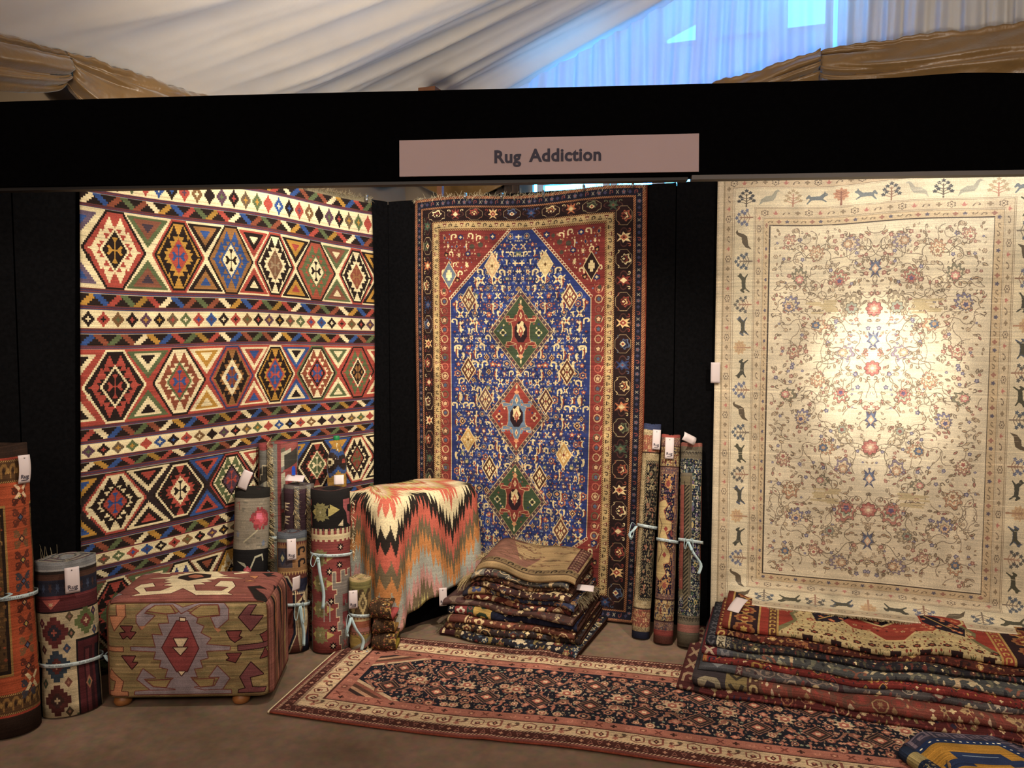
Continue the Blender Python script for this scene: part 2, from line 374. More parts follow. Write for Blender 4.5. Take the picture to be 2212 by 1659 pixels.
    big(.953, .650, '33292a', [
        ([RD, CR], CR, BK, [BK, RD], BL), ([BK, CR, BK], RD, BK, [RD, CR], BK), ([RD, BK], CR, GN, [BK, PU], RD), ([CR, BK], RD, BK, [CR, OC], BK),
        ([BK, CR, BK], '9a4436', BK, [CR, GN], CR), ([RD, CR], CR, BK, [BK, '8a4436'], GN)],
        [(BK, OC, BL), (CR, BK, RD), (BL, RD, BK), (CR, RD, CR), (BL, OC, BL), (BL, OC, OC), (CR, BK, CR)])
    lines(.650, .627); zig(.627, .578); lines(.578, .570); small(.570, .512); lines(.512, .492); zig(.492, .452); lines(.452, .437)
    big(.437, .10, '7a4a3c', [
        ([CR, BK], RD, BK, [GN, GN], CR), ([BK], CR, NV, [BK, CR], BK), ([BK, OC], OC, CR, [CR, BK], OC), ([CR, BK], RD, BK, [GN, CR], BK), ([BK, CR], CR, RD, [RD, BL], CR), ([CR], BK, RD, [OC, RD], BK)],
        [(GN, '5a5a48', BK), (GN, CR, BK), (CR, BK, RU), (CR, BR, GN), (BK, OC, RD), (GN, CR, BK), (RD, CR, BK)])
    lines(.10, .06); zig(.06, .012)
    return L.age(.05, .05, .04)

def scatter(L, rnd, x0, y0, x1, y1, motifs, step, size, test=None, mirror=None, jit=.35, pal=None):
    ny = int((y1 - y0) / step)
    for j in range(ny + 1):
        xs = x0 + (step * .5 if j % 2 else 0)
        while xs < x1:
            x = xs + rnd.uniform(-jit, jit) * step; y = y0 + j * step + rnd.uniform(-jit, jit) * step * .6; xs += step
            if test and not test(x, y): continue
            m = rnd.choice(motifs); s = size * rnd.uniform(.7, 1.15)
            asp = rnd.uniform(.8, 1.2); fl = rnd.choice((-1, 1))
            for X, f in ([(x, fl)] if mirror is None else [(x, fl), (2 * mirror - x, -fl)]):
                L.stamp(m, X, y, s * f * asp, s, pal=pal)

def blue_design():
    W, Hh = 139.5, 244.0; L = Loom(W, Hh, 6.6, '2c1d1c'); R = random.Random(11)
    OR, NB, MB_, IV, DR, FB, GR = '8f5a34', '1a1a2a', '231517', 'd2bb86', '7a2420', '1c2f72', '3d4c38'
    def ins(*a): return a
    e0 = (0, 0, 0, 0); e1 = (1.7, 1.6, 1.9, 1.6); e2 = (4.1, 5.6, 5.4, 5.6); e3 = (5.2, 6.7, 6.9, 6.7); e4 = (11.4, 14.2, 17, 14.2)
    e5 = (12.3, 15.2, 18, 15.2); e6 = (15.3, 18.6, 21.4, 18.6); e7 = (16.2, 20, 22.6, 20); e8 = (23, 20, 30.4, 20)
    L.ring(e0, e1, OR); L.barber(e0, e1, 'a8713e', '5e2c26', 1.3)
    L.ring(e1, e2, NB); L.cells(e1, e2, [[('5a5664', ros(5, .8, .5)), ('8c4436', ngon(6, .3))], [('3a3854', dia(.7))], [('7a3a36', HOOK * .7)], [('8d8574', XX * .6)]], 3.4)
    L.ring(e2, e3, OR); L.barber(e2, e3, 'b07a42', '532420', 1.2)
    L.ring(e3, e4, MB_)
    fl = [('K', 'c'), ]
    mot = []
    for a, b, c, d in (('d8c490', '7a2a22', '2a1a1c', 'd8c490'), ('8c3324', 'd8b070', '5a1c1c', 'e0c890'), ('4a5a78', '22305a', 'd8c490', '8c3324'), ('c9b078', 'a85a2c', '3a1c1a', 'd8c490'), ('5d6248', '3a4a3a', 'd0b880', '7a2a22'), ('a04a2c', 'e0c48c', '6a2a22', '2a1a1c')):
        mot.append([('9c8660', ngon(8, .99, PI / 8)), ('2b191a', ngon(8, .93, PI / 8)), (a, palm(7) * .78), ('2b191a', palm(7) * .56), (b, palm(7) * .46), (c, dia(.3, .36)), (d, dia(.13, .2)), (a, off(SWIRL, .72, .55, .2)), (a, off(mir(SWIRL), -.72, .55, .2))])
        mot.append([('4a2a26', ros(4, .95, .6)), ('26171a', ros(4, .82, .5)), (b, VASE * .9), (a, dia(.28, .42)), (d, dia(.1, .14)), (a, off(HOOK, .7, -.6, .18)), (a, off(mir(HOOK), -.7, -.6, .18))])
    L.cells(e3, e4, mot, 11.6, fill=.98)
    L.ring(e4, e5, OR); L.barber(e4, e5, 'c09a5c', '4a241f', 1.2)
    L.ring(e5, e6, 'b79d68'); L.cells(e5, e6, [[('3a2a20', TRI * .72), ('b79d68', TRI * .36)], [('6a2e24', TRI * .8 * (1, -1)), ('d9c594', TRI * .4 * (1, -1))], [('4a3a2a', HOOK * .75)]], 3.6)
    L.ring(e6, e7, OR); L.barber(e6, e7, 'b98d50', '4a241f', 1.2)
    L.rect(e7[0], e7[1], W - e7[2], Hh - e7[3], DR)
    # side strips of hooked beads
    for x0, x1, s in ((e7[0], e8[0], 1), (W - e8[2], W - e7[2], -1)):
        y = 56.0; k = 0
        while y < 206:
            c = [('a8503a'), ('b9986a'), ('7d4a3a'), ('5d5a44')][k % 4]
            L.stamp([(c, ngon(8, .95)), ('6a2220', ngon(8, .68)), (['c9a878', '4a5a70', '8c3a2c'][k % 3], ros(5, .5, .3))], (x0 + x1) / 2 - s * .7, y, 2.5, 2.7)
            L.line('c9a878', [(x0 + (.4 if s > 0 else (x1 - x0) - .4), y - 1.4), (x0 + (1.5 if s > 0 else (x1 - x0) - 1.5), y + 1.4)], .4); y += 5.6; k += 1
    # blue hexagonal field with its latch-hook outline
    fx0, fx1 = 23.0, W - 30.4; cxm = (fx0 + fx1) / 2
    hexo = [(61.5, 20), (74.5, 20), (fx1, 61), (fx1, 197), (74.5, 224), (61.5, 224), (fx0, 197), (fx0, 61)]
    for (a, b) in (((61.5, 20), (fx0, 61)), ((74.5, 20), (fx1, 61)), ((61.5, 224), (fx0, 197)), ((74.5, 224), (fx1, 197))):
        n = int(math.hypot(b[0] - a[0], b[1] - a[1]) / 1.8)
        for i in range(n):
            t = (i + .5) / n; x, y = a[0] + (b[0] - a[0]) * t, a[1] + (b[1] - a[1]) * t
            s = 1 if a[0] < cxm else -1
            L.stamp([('d6c196', ngon(6, 1)), ('7a2a20', off(ngon(6, .62), .1, .1))], x - s * .6, y - (.5 if a[1] < 100 else -.5), 1.25)
    L.poly('cdb88a', [(x + (.45 if x > cxm else -.45), y) for x, y in hexo]); L.poly('1a2c6c', hexo)
    def infield(x, y, m=0):
        if not (fx0 + 2 + m < x < fx1 - 2 - m and 23 < y < 221): return False
        if y < 61: w = 6.5 + (y - 20) / 41 * (fx1 - cxm - 6.5)
        elif y > 197: w = 6.5 + (224 - y) / 27 * (fx1 - cxm - 6.5)
        else: w = 99
        return abs(x - cxm) < w - 3 - m
    def inspan(x, y):
        return e7[0] + 2 < x < W - e7[2] - 2 and 22 < y < 222 and (y < 58 or y > 200) and not infield(x, y, -8)
    # darker abrash near the top of the field
    for y0, y1, c in ((20, 50, '18224e'),):
        pass
    iv = 'd9c48e'; mots = [
        [('d9c48e', FEATHER), ], [('d9c48e', FEATHER), ('6e2a22', off(FEATHER, .35, .1, .8))], [(iv, VASE), ('8c3a2a', dia(.3, .45))], [('a8623c', ros(6, 1, .7)), ('25306a', ros(6, .62, .4)), (iv, ngon(6, .25))],
        [(iv, XX), ('8c3324', dia(.3))], [('8f8a78', ngon(8, 1)), ('1f2a5c', ngon(8, .75)), ('c98a4a', ros(4, .5, .3))], [('b98d54', dia(.8, 1)), ('3a2230', dia(.5, .64)), (iv, dia(.2, .25))],
        [('7a3a34', VASE), (iv, ros(4, .4, .2))], [('5d6a58', palm(5) * .9), ('c9b07a', palm(5) * .5)], [(iv, HOOK)], [('a04a34', ros(5, .8, .4)), (iv, ngon(5, .3))], [(iv, CROSS * .7)]]
    tiny = [[(iv, dia(1))], [('b97a4a', dia(1))], [(iv, box(.3, 1))], [('8c3a2c', ngon(5, 1))], [(iv, HOOK)], [('6a7a9a', dia(1))], [(iv, XX)]]
    scatter(L, R, fx0 + 3, 22, cxm, 222, [[('16234f', dia(1))], [('24408a', ngon(5, 1))], [('3a3a5c', ros(4, 1, .5))]], 3.2, 1.3, infield, cxm)
    scatter(L, R, fx0 + 3, 22, cxm, 222, tiny, 2.2, .62, infield, cxm)
    scatter(L, R, fx0 + 3, 24, cxm, 220, mots, 5.0, 2.15, infield, cxm, jit=.25)
    L_FE = [('d9c48e', FEATHER), ('7a2e26', off(FEATHER, .5, .12, .75))]
    for y in range(36, 216, 14):
        for x in (fx0 + 5, fx0 + 17, fx0 + 28):
            x2 = x + R.uniform(-2, 2); yy = y + R.uniform(-2, 2)
            if infield(x2, yy, 2): L.stamp(L_FE, x2, yy, -1.7, 3.6); L.stamp(L_FE, 2 * cxm - x2, yy, 1.7, 3.6)
    # spandrels
    sp = [[(iv, FEATHER)], [(iv, VASE)], [('1f2a5c', ros(6, 1, .7)), (iv, ros(4, .5, .25))], [('2a1a1c', palm(5)), ('b98d54', palm(5) * .5)], [(iv, HOOK)], [('a8623c', dia(.8, 1)), ('22305a', dia(.45, .6))], [('4a4438', ngon(6, .8))]]
    scatter(L, R, e7[0] + 2, 22, cxm, 222, tiny, 2.4, .6, inspan, (e7[0] + W - e7[2]) / 2)
    scatter(L, R, e7[0] + 3, 24, cxm, 221, sp, 5.2, 2.0, inspan, (e7[0] + W - e7[2]) / 2, jit=.25)
    for x, y, c in ((22, 46, '5c6878'), (W - 30, 43, '2a1a1c')): L.stamp(lozenge('c9b07a', c, iv), x, y, 5, 8.5); L.stamp(lozenge(c, c, iv), x, y, 4.4, 7.6)
    X = lambda px: 23 + (px - 978) / 296.0 * 85; Y = lambda py: 102 + (py - 800) * .272
    for px, py, c in ((1070, 575, 'c9a070'), (1185, 574, 'c9b078'), (1018, 648, '6a4436'), (1236, 645, '6a3a34'), (1016, 801, '5a3024'), (1231, 803, '5a3024'), (1054, 866, '6a4a48'), (1187, 866, '54302e'), (1015, 957, 'c39a4e'), (1227, 979, 'b98d48'), (1064, 1018, '4a2c24'), (1176, 1032, '4a2c24'), (1224, 1141, '6a4034'), (1016, 1141, '6a4034')):
        L.stamp([(iv, dia(1)), (c, dia(.88)), (iv, XX * .36), (iv, off(ros(4, .2, .12), 0, -.42)), (iv, off(ros(4, .2, .12), 0, .42)), (iv, off(ros(4, .16, .1), .45, 0)), (iv, off(ros(4, .16, .1), -.45, 0)), ('7a2e26' if c[0] != 'c' else '6a4a20', dia(.16))], X(px), Y(py), 5.0, 8.0)
    for mx, my, hw, hh, bg, sc, ar in ((67.3, 79.5, 20.5, 25.5, '3a4a35', '7d2a22', 'b08a5c'), (64.8, 129.5, 19, 24.2, '8a2a20', '5f7894', 'c9ae7a'), (64.4, 179, 20, 25, '3a4c35', '7d2a22', 'b08a5c')):
        L.stamp([('b9a078', dia(1)), ('4a3a44', dia(.965))], mx, my, hw, hh)
        for i in range(44):
            t = i / 44 * 4; q = int(t); f = t - q; P = [(0, -1), (1, 0), (0, 1), (-1, 0), (0, -1)]
            x = P[q][0] + (P[q + 1][0] - P[q][0]) * f; y = P[q][1] + (P[q + 1][1] - P[q][1]) * f
            L.stamp([(['c9b588', '8c4a3c', '9a8a6a'][i % 3], dia(1))], mx + x * hw * .91, my + y * hh * .91, .7)
        L.stamp([('b59a6a', dia(.86)), (bg, dia(.84))], mx, my, hw, hh)
        for i in range(26):
            a = R.uniform(0, 2 * PI); r = R.uniform(.5, .74); x, y = math.cos(a), math.sin(a); d = abs(x) + abs(y); x, y = x / d * r, y / d * r
            L.stamp([(['22346a', '5d6a70', 'c9b588', '8a4a34'][i % 4], ros(4, 1, .6))], mx + x * hw, my + y * hh, .7)
        # scroll-armed centre
        for sx in (-1, 1):
            for sy in (-1, 1):
                L.stamp([('c9a070', SWIRL * 1.1), (sc, SWIRL)], mx + sx * 6.4, my + sy * 7.6, sx * 4.6, sy * 4.2)
                L.line('c9a070', [(mx + sx * 4.2, my + sy * 3.4), (mx + sx * 4.6, my + sy * 6.6), (mx + sx * 8.4, my + sy * 7.0)], 2.5)
                L.line(sc, [(mx + sx * 4.2, my + sy * 3.0), (mx + sx * 4.6, my + sy * 6.6), (mx + sx * 8.2, my + sy * 7.0)], 1.8)
        fr_ = np.array([(0, -1), (.24, -.74), (.34, -.44), (.72, -.40), (.62, -.2), (.62, .2), (.72, .40), (.34, .44), (.24, .74), (0, 1), (-.24, .74), (-.34, .44), (-.72, .40), (-.62, .2), (-.62, -.2), (-.72, -.40), (-.34, -.44), (-.24, -.74)])
        L.stamp([('c9a070', fr_ * (1.07, 1.04)), (sc, fr_)], mx, my, 8.4, 15)
        L.stamp([('2a1a22', ngon(8, 1, PI / 8)), ('d9c48e', palm(7) * .9), ('a04a34', dia(.34, .55)), ('d9c48e', off(dia(.14, .2), 0, -.1))], mx, my, 4.3, 6.6)
        for sy in (-1, 1):
            L.stamp([('d9c48e', dia(.5, 1)), ('a04a34', dia(.25, .5))], mx, my + sy * 9.6, 2, 2.4); L.stamp([('c98a58', ros(4, 1, .5))], mx, my + sy * 14.5, 1.6); L.stamp([('d9c48e', VASE)], mx, my + sy * 17.6, 1.3, 1.7)
        for sx in (-1, 1):
            L.stamp([('d9c48e', ros(4, 1, .5)), (bg, ros(4, .6, .4)), ('2a1a22', ngon(6, .3))], mx + sx * 11.2, my + .5, 2.2)
    return L.age(.06, .07, .07)

ANIMAL = np.array([(-1, .05), (-.8, -.3), (-.65, -.3), (-.55, -.12), (.3, -.2), (.62, -.5), (.72, -.75), (.8, -.5), (1, -.4), (.95, -.22), (.72, -.12), (.55, .15), (.9, .45), (.85, .55), (.45, .3), (-.1, .25), (-.5, .3), (-.85, .75), (-.95, .7), (-.65, .2), (-.72, .05), (-.95, .2)])
BIRD = np.array([(-1, .9), (-.8, .2), (-.3, -.2), (.2, -.25), (.5, -.8), (.75, -.95), (1, -.75), (.72, -.68), (.55, -.05), (.3, .35), (-.2, .45), (-.6, .5)])
def tree(trunk, leaf):
    q = [(trunk, np.array([(-.07, 1), (-.05, -.5), (.05, -.5), (.07, 1)]))]
    for i, (x, y) in enumerate(((0, -.85), (-.35, -.6), (.35, -.6), (-.6, -.25), (.6, -.25), (-.42, .05), (.42, .05), (-.7, .3), (.7, .3))):
        q.append((trunk, np.array([(0, y + .3), (x * .9, y), (x * .9, y + .06), (0, y + .4)]))); q.append((leaf, off(ros(5, .21, .1), x, y)))
    return q
def bushy(trunk, leaf): return [(leaf, off(pol(40, lambda t: .8 + .14 * np.cos(9 * t)), 0, -.25, .82)), (trunk, np.array([(-.09, 1), (-.06, -.6), (.06, -.6), (.09, 1)]))] + [(trunk, np.array([(0, y), (s * .5, y - .2), (s * .5, y - .14), (0, y + .08)])) for y in (.1, -.2, -.45) for s in (-1, 1)]
def silk_design():
    W, Hh = 155.0, 236.0; L = Loom(W, Hh, 7.0, 'cdbb94'); R = random.Random(5)
    G0 = 'bda67a'; IV = 'd6c8a4'; DK = '584838'; RE = 'b0503a'; SK = '6d5a46'
    e = [(0, 0, 0, 0), (3.2, 2.0, 3.2, 2.0), (4.0, 2.6, 4.0, 2.6), (7.8, 7.2, 7.8, 7.0), (9.0, 8.0, 9.0, 8.0), (18.6, 17.6, 18.6, 17.6), (19.6, 18.4, 19.6, 18.4), (22.8, 22.6, 22.8, 22.4), (23.6, 23.4, 23.6, 23.2), (26.1, 26.6, 27.2, 26.4), (26.7, 27.1, 27.9, 27)]
    L.ring(e[1], e[2], '9c8860'); L.ring(e[2], e[3], 'c0aa80')
    fl1 = [[(SK, ros(6, .9, .6)), ('c8b48a', ros(6, .68, .4)), (SK, ngon(6, .24))], [(RE, np.array([(-.9, -.2), (-.4, .1), (0, -.9), (.4, .1), (.9, -.2), (.3, .7), (-.3, .7)]) * .75)], [(SK, SWIRL * .9), ('c0aa80', SWIRL * .55)], [('8a7450', ros(4, .6, .3))]]
    L.cells(e[2], e[3], fl1, 5.2, fill=.86)
    L.ring(e[3], e[4], '8f7a54'); L.ring((8.2, 7.4, 8.2, 7.4), (8.7, 7.8, 8.7, 7.8), 'd6c8a4')
    L.ring(e[4], e[5], 'd2c49c')
    # the animal border
    top = [tree('5a5040', '3a4048'), [('9a9a86', BIRD)], tree('a8643c', 'a89060'), [('5f6c74', ANIMAL)], bushy('8c4a2a', 'b9763c'), [('66747a', ANIMAL * (-1, 1))], tree('8c6040', '4a5058'), [('a2a08c', BIRD * (-1, 1))]]
    side = [[('4a4a36', ANIMAL)], tree('7a6a58', '4a586a'), [('5a4c34', BIRD)], tree('8c6040', '58648a'), [('44463a', ANIMAL * (-1, 1))], bushy('a8784a', 'c09a5c'), [('42506a', ANIMAL * (1, 1)), ('4a4a3a', ANIMAL * .78)], tree('9a6a48', '5a5a58')]
    L.cells(e[4], (0 + 9, e[5][1], 9, 8), top, 11.0, fill=.92)
    L.cells((e[4][0], 17, e[4][2], 17), (e[5][0], 17, e[5][2], 17), side, 11.5, fill=.92)
    L.cells((9, 300, 9, 8), (9, 300, 9, 17.6), side, 12, fill=.9)
    L.ring(e[5], e[6], '9a8660'); L.ring((18.9, 17.8, 18.9, 17.8), (19.2, 18.1, 19.2, 18.1), IV)
    L.ring(e[6], e[7], 'c6b288'); L.cells(e[6], e[7], fl1, 5.4, fill=.86)
    L.ring(e[7], e[8], '8f7a54'); L.ring((23, 22.8, 23, 22.6), (23.3, 23.1, 23.3, 22.9), IV)
    L.ring(e[8], e[9], 'c2a876'); L.cells(e[8], e[9], [[('7a6444', SWIRL * .9)], [('9a5a3c', ros(4, .7, .4))], [('55506a', ros(5, .6, .3))], [('7a6444', SWIRL * (-.9, -.9))]], 4.0, fill=.9)
    L.ring(e[9], e[10], '46382c'); L.ring((26.8, 27.1, 27.4, 27), (27.1, 27.3, 28, 27), IV); L.rect(26.7, 27.1, W - 27.9, Hh - 27, IV)
    x0, x1, y0, y1 = 27.5, W - 28.7, 28, Hh - 28; cx = (x0 + x1) / 2
    inn = lambda x, y: x0 + 1 < x < x1 - 1 and y0 + 1 < y < y1 - 1
    # vines
    for k in range(150):
        x, y = R.uniform(x0 + 2, cx), R.uniform(y0 + 2, y1 - 2); a = R.uniform(0, 2 * PI); c = R.choice((-1, 1)) * R.uniform(.12, .3); P = [(x, y)]
        for i in range(R.randrange(14, 30)):
            x += math.cos(a) * .8; y += math.sin(a) * .8; a += c + R.uniform(-.12, .12)
            if i % 9 == 8: c = -c * R.uniform(.6, 1.4)
            if not inn(x, y): break
            P.append((x, y))
        if len(P) > 3:
            cc = R.choice(('6a5a42', '7a6850', '877258')); L.line(cc, P, .30); L.line(cc, [(2 * cx - a_, b_) for a_, b_ in P], .30)
    lf = lambda c: [('5f4e3a', leafp(.5)), (c, leafp(.36) * .82)]
    tiny = [lf('a8906a'), lf('c0a878'), lf('94805c'), lf('b08a5c'), lf('b5a484'), lf('a8604a'), [('4a4868', ros(5, .85, .5)), ('7a78a0', ros(5, .6, .35)), ('d8c8a0', ngon(5, .2))], [('7a3c30', ros(5, .85, .55)), ('b06a52', ros(5, .65, .4)), ('d8c8a0', ngon(5, .22))], [('6e5c46', SWIRL)], [('7a6248', ros(6, .9, .6)), ('c8b48a', ros(6, .66, .4)), ('8a6a4a', ngon(5, .2))], [('6e5c46', HOOK * .8)]]
    for k in range(1050):
        x, y = R.uniform(x0 + 1, cx), R.uniform(y0 + 1, y1 - 1)
        m = R.choice(tiny); s = R.uniform(.7, 1.5); r = R.uniform(0, 2 * PI)
        L.stamp(m, x, y, s, s, r); L.stamp(m, 2 * cx - x, y, -s, s, -r)
    def big(x, y, s, cols, rot=0, both=True):
        a, b, c, d = cols
        n = R.choice((9, 11, 13)); s *= 1.12
        m = [('66543e', palm(n) * 1.06), (a, palm(n)), ('66543e', palm(n) * .80), ('d4c49c', palm(n) * .76), (b, palm(n + 2) * .62), ('66543e', off(ros(7, .46, .32), 0, -.08)), (c, off(ros(7, .40, .27), 0, -.08)), (d, off(ros(5, .22, .13), 0, -.08))]
        L.stamp(m, x, y, s, s * 1.05, rot)
        if both: L.stamp(m, 2 * cx - x, y, -s, s * 1.05, -rot)
    C = [('a8705a', 'c0764e', 'dccfa8', 'a8402e'), ('8a7c94', 'cfa878', 'b98a5c', 'd8c8a0'), ('b07a4c', 'c98d54', 'd8c8a0', 'a06a3a'), ('7c7a60', 'b8a078', 'c0685a', 'd8c8a0'), ('b0604a', '8ea088', 'b04a3a', '5a4a78'), ('6c6a94', 'bfae86', 'd0a878', '4a4a80'), ('a09070', 'b8a880', '96a08c', '8c4034'), ('b8804c', 'd0c49a', '44618a', 'b98a50')]
    pts = [(8, 8, 3.8), (36, 9, 4.6), (22, 15, 4.6), (14, 27, 4.8), (33, 28, 4.6), (9, 41, 5.0), (39, 42, 6.4), (22, 50, 4.4), (12, 62, 4.2), (35, 64, 4.6), (24, 76, 4.6), (8, 86, 4.4), (35, 84, 4.4), (16, 99, 4.6), (36, 103, 4.4), (27, 113, 4.4), (8, 118, 4.4), (37, 124, 4.8), (12, 134, 5.2), (26, 130, 3.6), (39, 143, 6.0), (15, 151, 4.6), (31, 156, 4.6), (10, 168, 4.2), (24, 168, 3.6), (38, 172, 4.8)]
    for i, (x, y, s) in enumerate(pts): big(x0 + x, y0 + y, s, C[i % len(C)], R.choice((0, PI, PI / 2, -PI / 2, .5)))
    for i, y in enumerate((22, 42, 58, 72, 98, 112, 128, 144, 160)):
        if i % 2: L.stamp([('66382c', ros(8, 1.06, .86))] + flower('a8402e', 'c08a6a', 'd8c8a0', 8), cx, y0 + y, 3.8)
        else: L.stamp([('3c3a50', VASE * 1.06), ('4a4f74', VASE), ('54688c', off(palm(7), 0, .1, .7)), ('d0a070', dia(.35, .5)), ('e0d4ae', dia(.18, .25))], cx, y0 + y, 4.8, 5.0)
    for x, y in ((24, 41), (20, 138)):       # worn ochre patches
        for s in (1, -1):
            for k in range(14):
                xx = cx + s * (x + R.uniform(-5, 5)); yy = y0 + y + R.uniform(-3.5, 3.5); L.rect(xx - 3, yy - .5, xx + 3, yy + .5, 'bca870')
    L.rect(26.4, 26.7, 26.8, Hh - 26.6, '3c3026')
    # worn silk: pale horizontal streaks
    for k in range(900):
        x, y = R.uniform(0, W), R.uniform(0, Hh); w = R.uniform(1, 7); sl = L.sl(x, y, x + w, y + R.uniform(.12, .3)); L.a[sl] = L.a[sl] * .35 + hx('d9cca8') * .65
    return L.age(.03, .06, .04)

def runner_design():
    W, Hh = 330.0, 87.0; L = Loom(W, Hh, 5.6, '6e3a2e'); R = random.Random(9)
    e = [(0, 0, 0, 0), (1.6, 1.0, 2, 1.2), (3, 2.2, 3, 2.4), (7, 6.4, 7, 6.6), (8.4, 7.6, 8, 7.8), (17, 15, 17, 15), (18, 15.8, 18, 15.8), (24.5, 21.5, 24.5, 21.5)]
    L.ring(e[0], e[1], '7a3a30'); L.ring(e[1], e[2], '3a1c18'); L.barber(e[1], e[2], 'c9a582', '4a221c', 1.5)
    L.ring(e[2], e[3], '4a221c'); L.cells(e[2], e[3], [[('8c5444', TRI * .8), ('3a1c18', TRI * .4)], [('8c5444', TRI * (.8, -.8)), ('3a1c18', TRI * (.4, -.4))], [('b07a5c', ros(4, .6, .3))]], 3.6)
    L.ring(e[3], e[4], '3a1c18'); L.barber(e[3], e[4], 'c9a582', '3a1a16', 1.5)
    L.ring(e[4], e[5], 'c4aa80')
    bo = [('8c4a36', HOOK * (.95, .95)), ('d0b88c', HOOK * .66), ('4a201c', dia(.34, .5)), ('c98a6a', dia(.15, .22))]
    L.cells(e[4], e[5], [bo, [('7a3a2c', ngon(6, .92)), ('ccb488', ngon(6, .76)), ('5a2620', off(palm(5), 0, 0, .52)), ('c98a6a', dia(.2))], [('6a3a2c', SWIRL * .9), ('a05c44', off(ros(5, .4, .2), .4, -.5)), ('5a4a38', off(ros(5, .3, .2), -.5, .5))]], 7.2, fill=.95)
    L.ring(e[5], e[6], '4a241e'); L.ring(e[6], e[7], 'a25c46')
    L.cells(e[6], e[7], [[('6a3024', XX * .62)], [('7a3a2c', ros(6, .6, .4)), ('c08a64', ros(4, .3, .2))], [('b87458', HOOK * .5)], [('3a201c', ros(4, .55, .2))]], 6.0)
    x0, y0, x1, y1 = 24.5, 21.5, W - 24.5, Hh - 21.5; L.rect(x0, y0, x1, y1, '1c1e2a')
    for s in (y0, y1):
        d = 1 if s == y0 else -1
        for k in range(6): L.poly(['c0a078', '8c4a36', '5a3a2c', 'b98a64', '3a2a2a', '9a5a44'][k], [(x0, s), (x0 + 26 - k * 4, s), (x0, s + d * (15 - k * 2.3))])
    cy = (y0 + y1) / 2
    def inn(x, y): return x0 + 2 < x < x1 - 2 and y0 + 1.5 < y < y1 - 1.5 and (x - x0) / 24 + min(y - y0, y1 - y) / 15 > 1.05
    ro = lambda a, b, c: [('4a3028', ros(8, 1.12, .94)), (a, ros(8, 1, .82)), (b, ros(8, .66, .5)), (c, ngon(8, .3))]
    tiny = [[('b07a5c', ros(4, 1, .5))], [('a86a50', dia(1))], [('8a9078', ros(5, .9, .5))], [('c8a880', XX * .9)], [('6f5a48', FEATHER)], [('9a5a44', ngon(6, .9)), ('2a2028', ngon(6, .4))], [('b9987a', box(.25, 1))]]
    scatter(L, R, x0 + 2, y0 + 1, x1, cy, tiny, 2.5, .9, lambda x, y: inn(x, y), None, .3)
    scatter(L, R, x0 + 2, cy, x1, y1, tiny, 2.5, .9, lambda x, y: inn(x, y), None, .3)
    big = [ro('bfa37c', '9a4a36', 'd8b890'), ro('a86a4e', '2a2230', 'c9a078'), ro('8c4838', 'c0906a', '3a201c'), [('a4563e', dia(1)), ('c99070', ros(4, .5, .3))], [('a86048', FEATHER * (.9, 1))], [('9a6a50', palm(7)), ('c8a880', palm(7) * .55), ('8a3a2c', dia(.3))]]
    scatter(L, R, x0 + 3, y0 + 2.5, x1, y1 - 1, big, 5.6, 2.25, inn, None, .2)
    x = x0 + 16
    k = 0
    while x < x1 - 10:
        for yy in ((cy - 9.5, cy + 9.5) if k % 2 == 0 else (cy,)):
            if k % 2 == 0:
                m = [('96604a', box(1, 1)), ('2a2228', box(.9, .9)), ('86664e', box(.74, .74)), ('3a2a28', box(.66, .66)), ('a8563e', box(.42, .42)), ('d0b088', ros(4, .3, .15))]
                L.stamp(m, x, yy, 4.5, 4.5, rot=PI / 4)
                for s in (-1, 1): L.stamp([('8c5a44', FEATHER)], x + s * 8.6, yy, 2.0 * s, 4.6, rot=s * .6)
            else: L.stamp([('bfa37c', star(8, 1, .55)), ('9a4a36', ros(6, .5, .35)), ('d8b890', ngon(6, .2))], x, yy, 4.6)
        x += 11.5; k += 1
    return L.age(.06, .08, .07)

def ikat_design():
    """flame-stitch kilim: chevron waves in stepped columns"""
    w, h = 2.6, 1.5; L = Loom(w, h, 420, 'cfc2a0')
    X = L.x[None, :]; Y = L.y[:, None]; st = 0.024
    c = np.floor(X / st); f = X / st - c
    P = .40; ph = ((c + .5) * st / P) % 1; tri = 1 - np.abs(2 * ph - 1)      # 0..1
    jag = (.5 - np.abs(f - .5)) * .17 * np.where(c % 2 == 0, 1, .6)
    v = (Y - .55) - .25 * (tri - 1) - jag + .10
    cols = ['b8ad62', 'c0563c', 'd8caa0', '2a2522', 'b8503a', '6f6148', 'bf7a34', 'a2a49a', 'b9867e', '6f6148', 'bdb26a', 'a8492f', 'd8caa0', 'c9a08a']; wd = [.055, .085, .11, .085, .095, .08, .085, .10, .075, .085, .075, .06, .06, .055]
    tot = sum(wd); q = v % tot; acc = 0
    for cc, d in zip(cols, wd):
        m = (q >= acc) & (q < acc + d); L.a[m] = hx(cc); acc += d
    return L.age(.02, .06, .04)

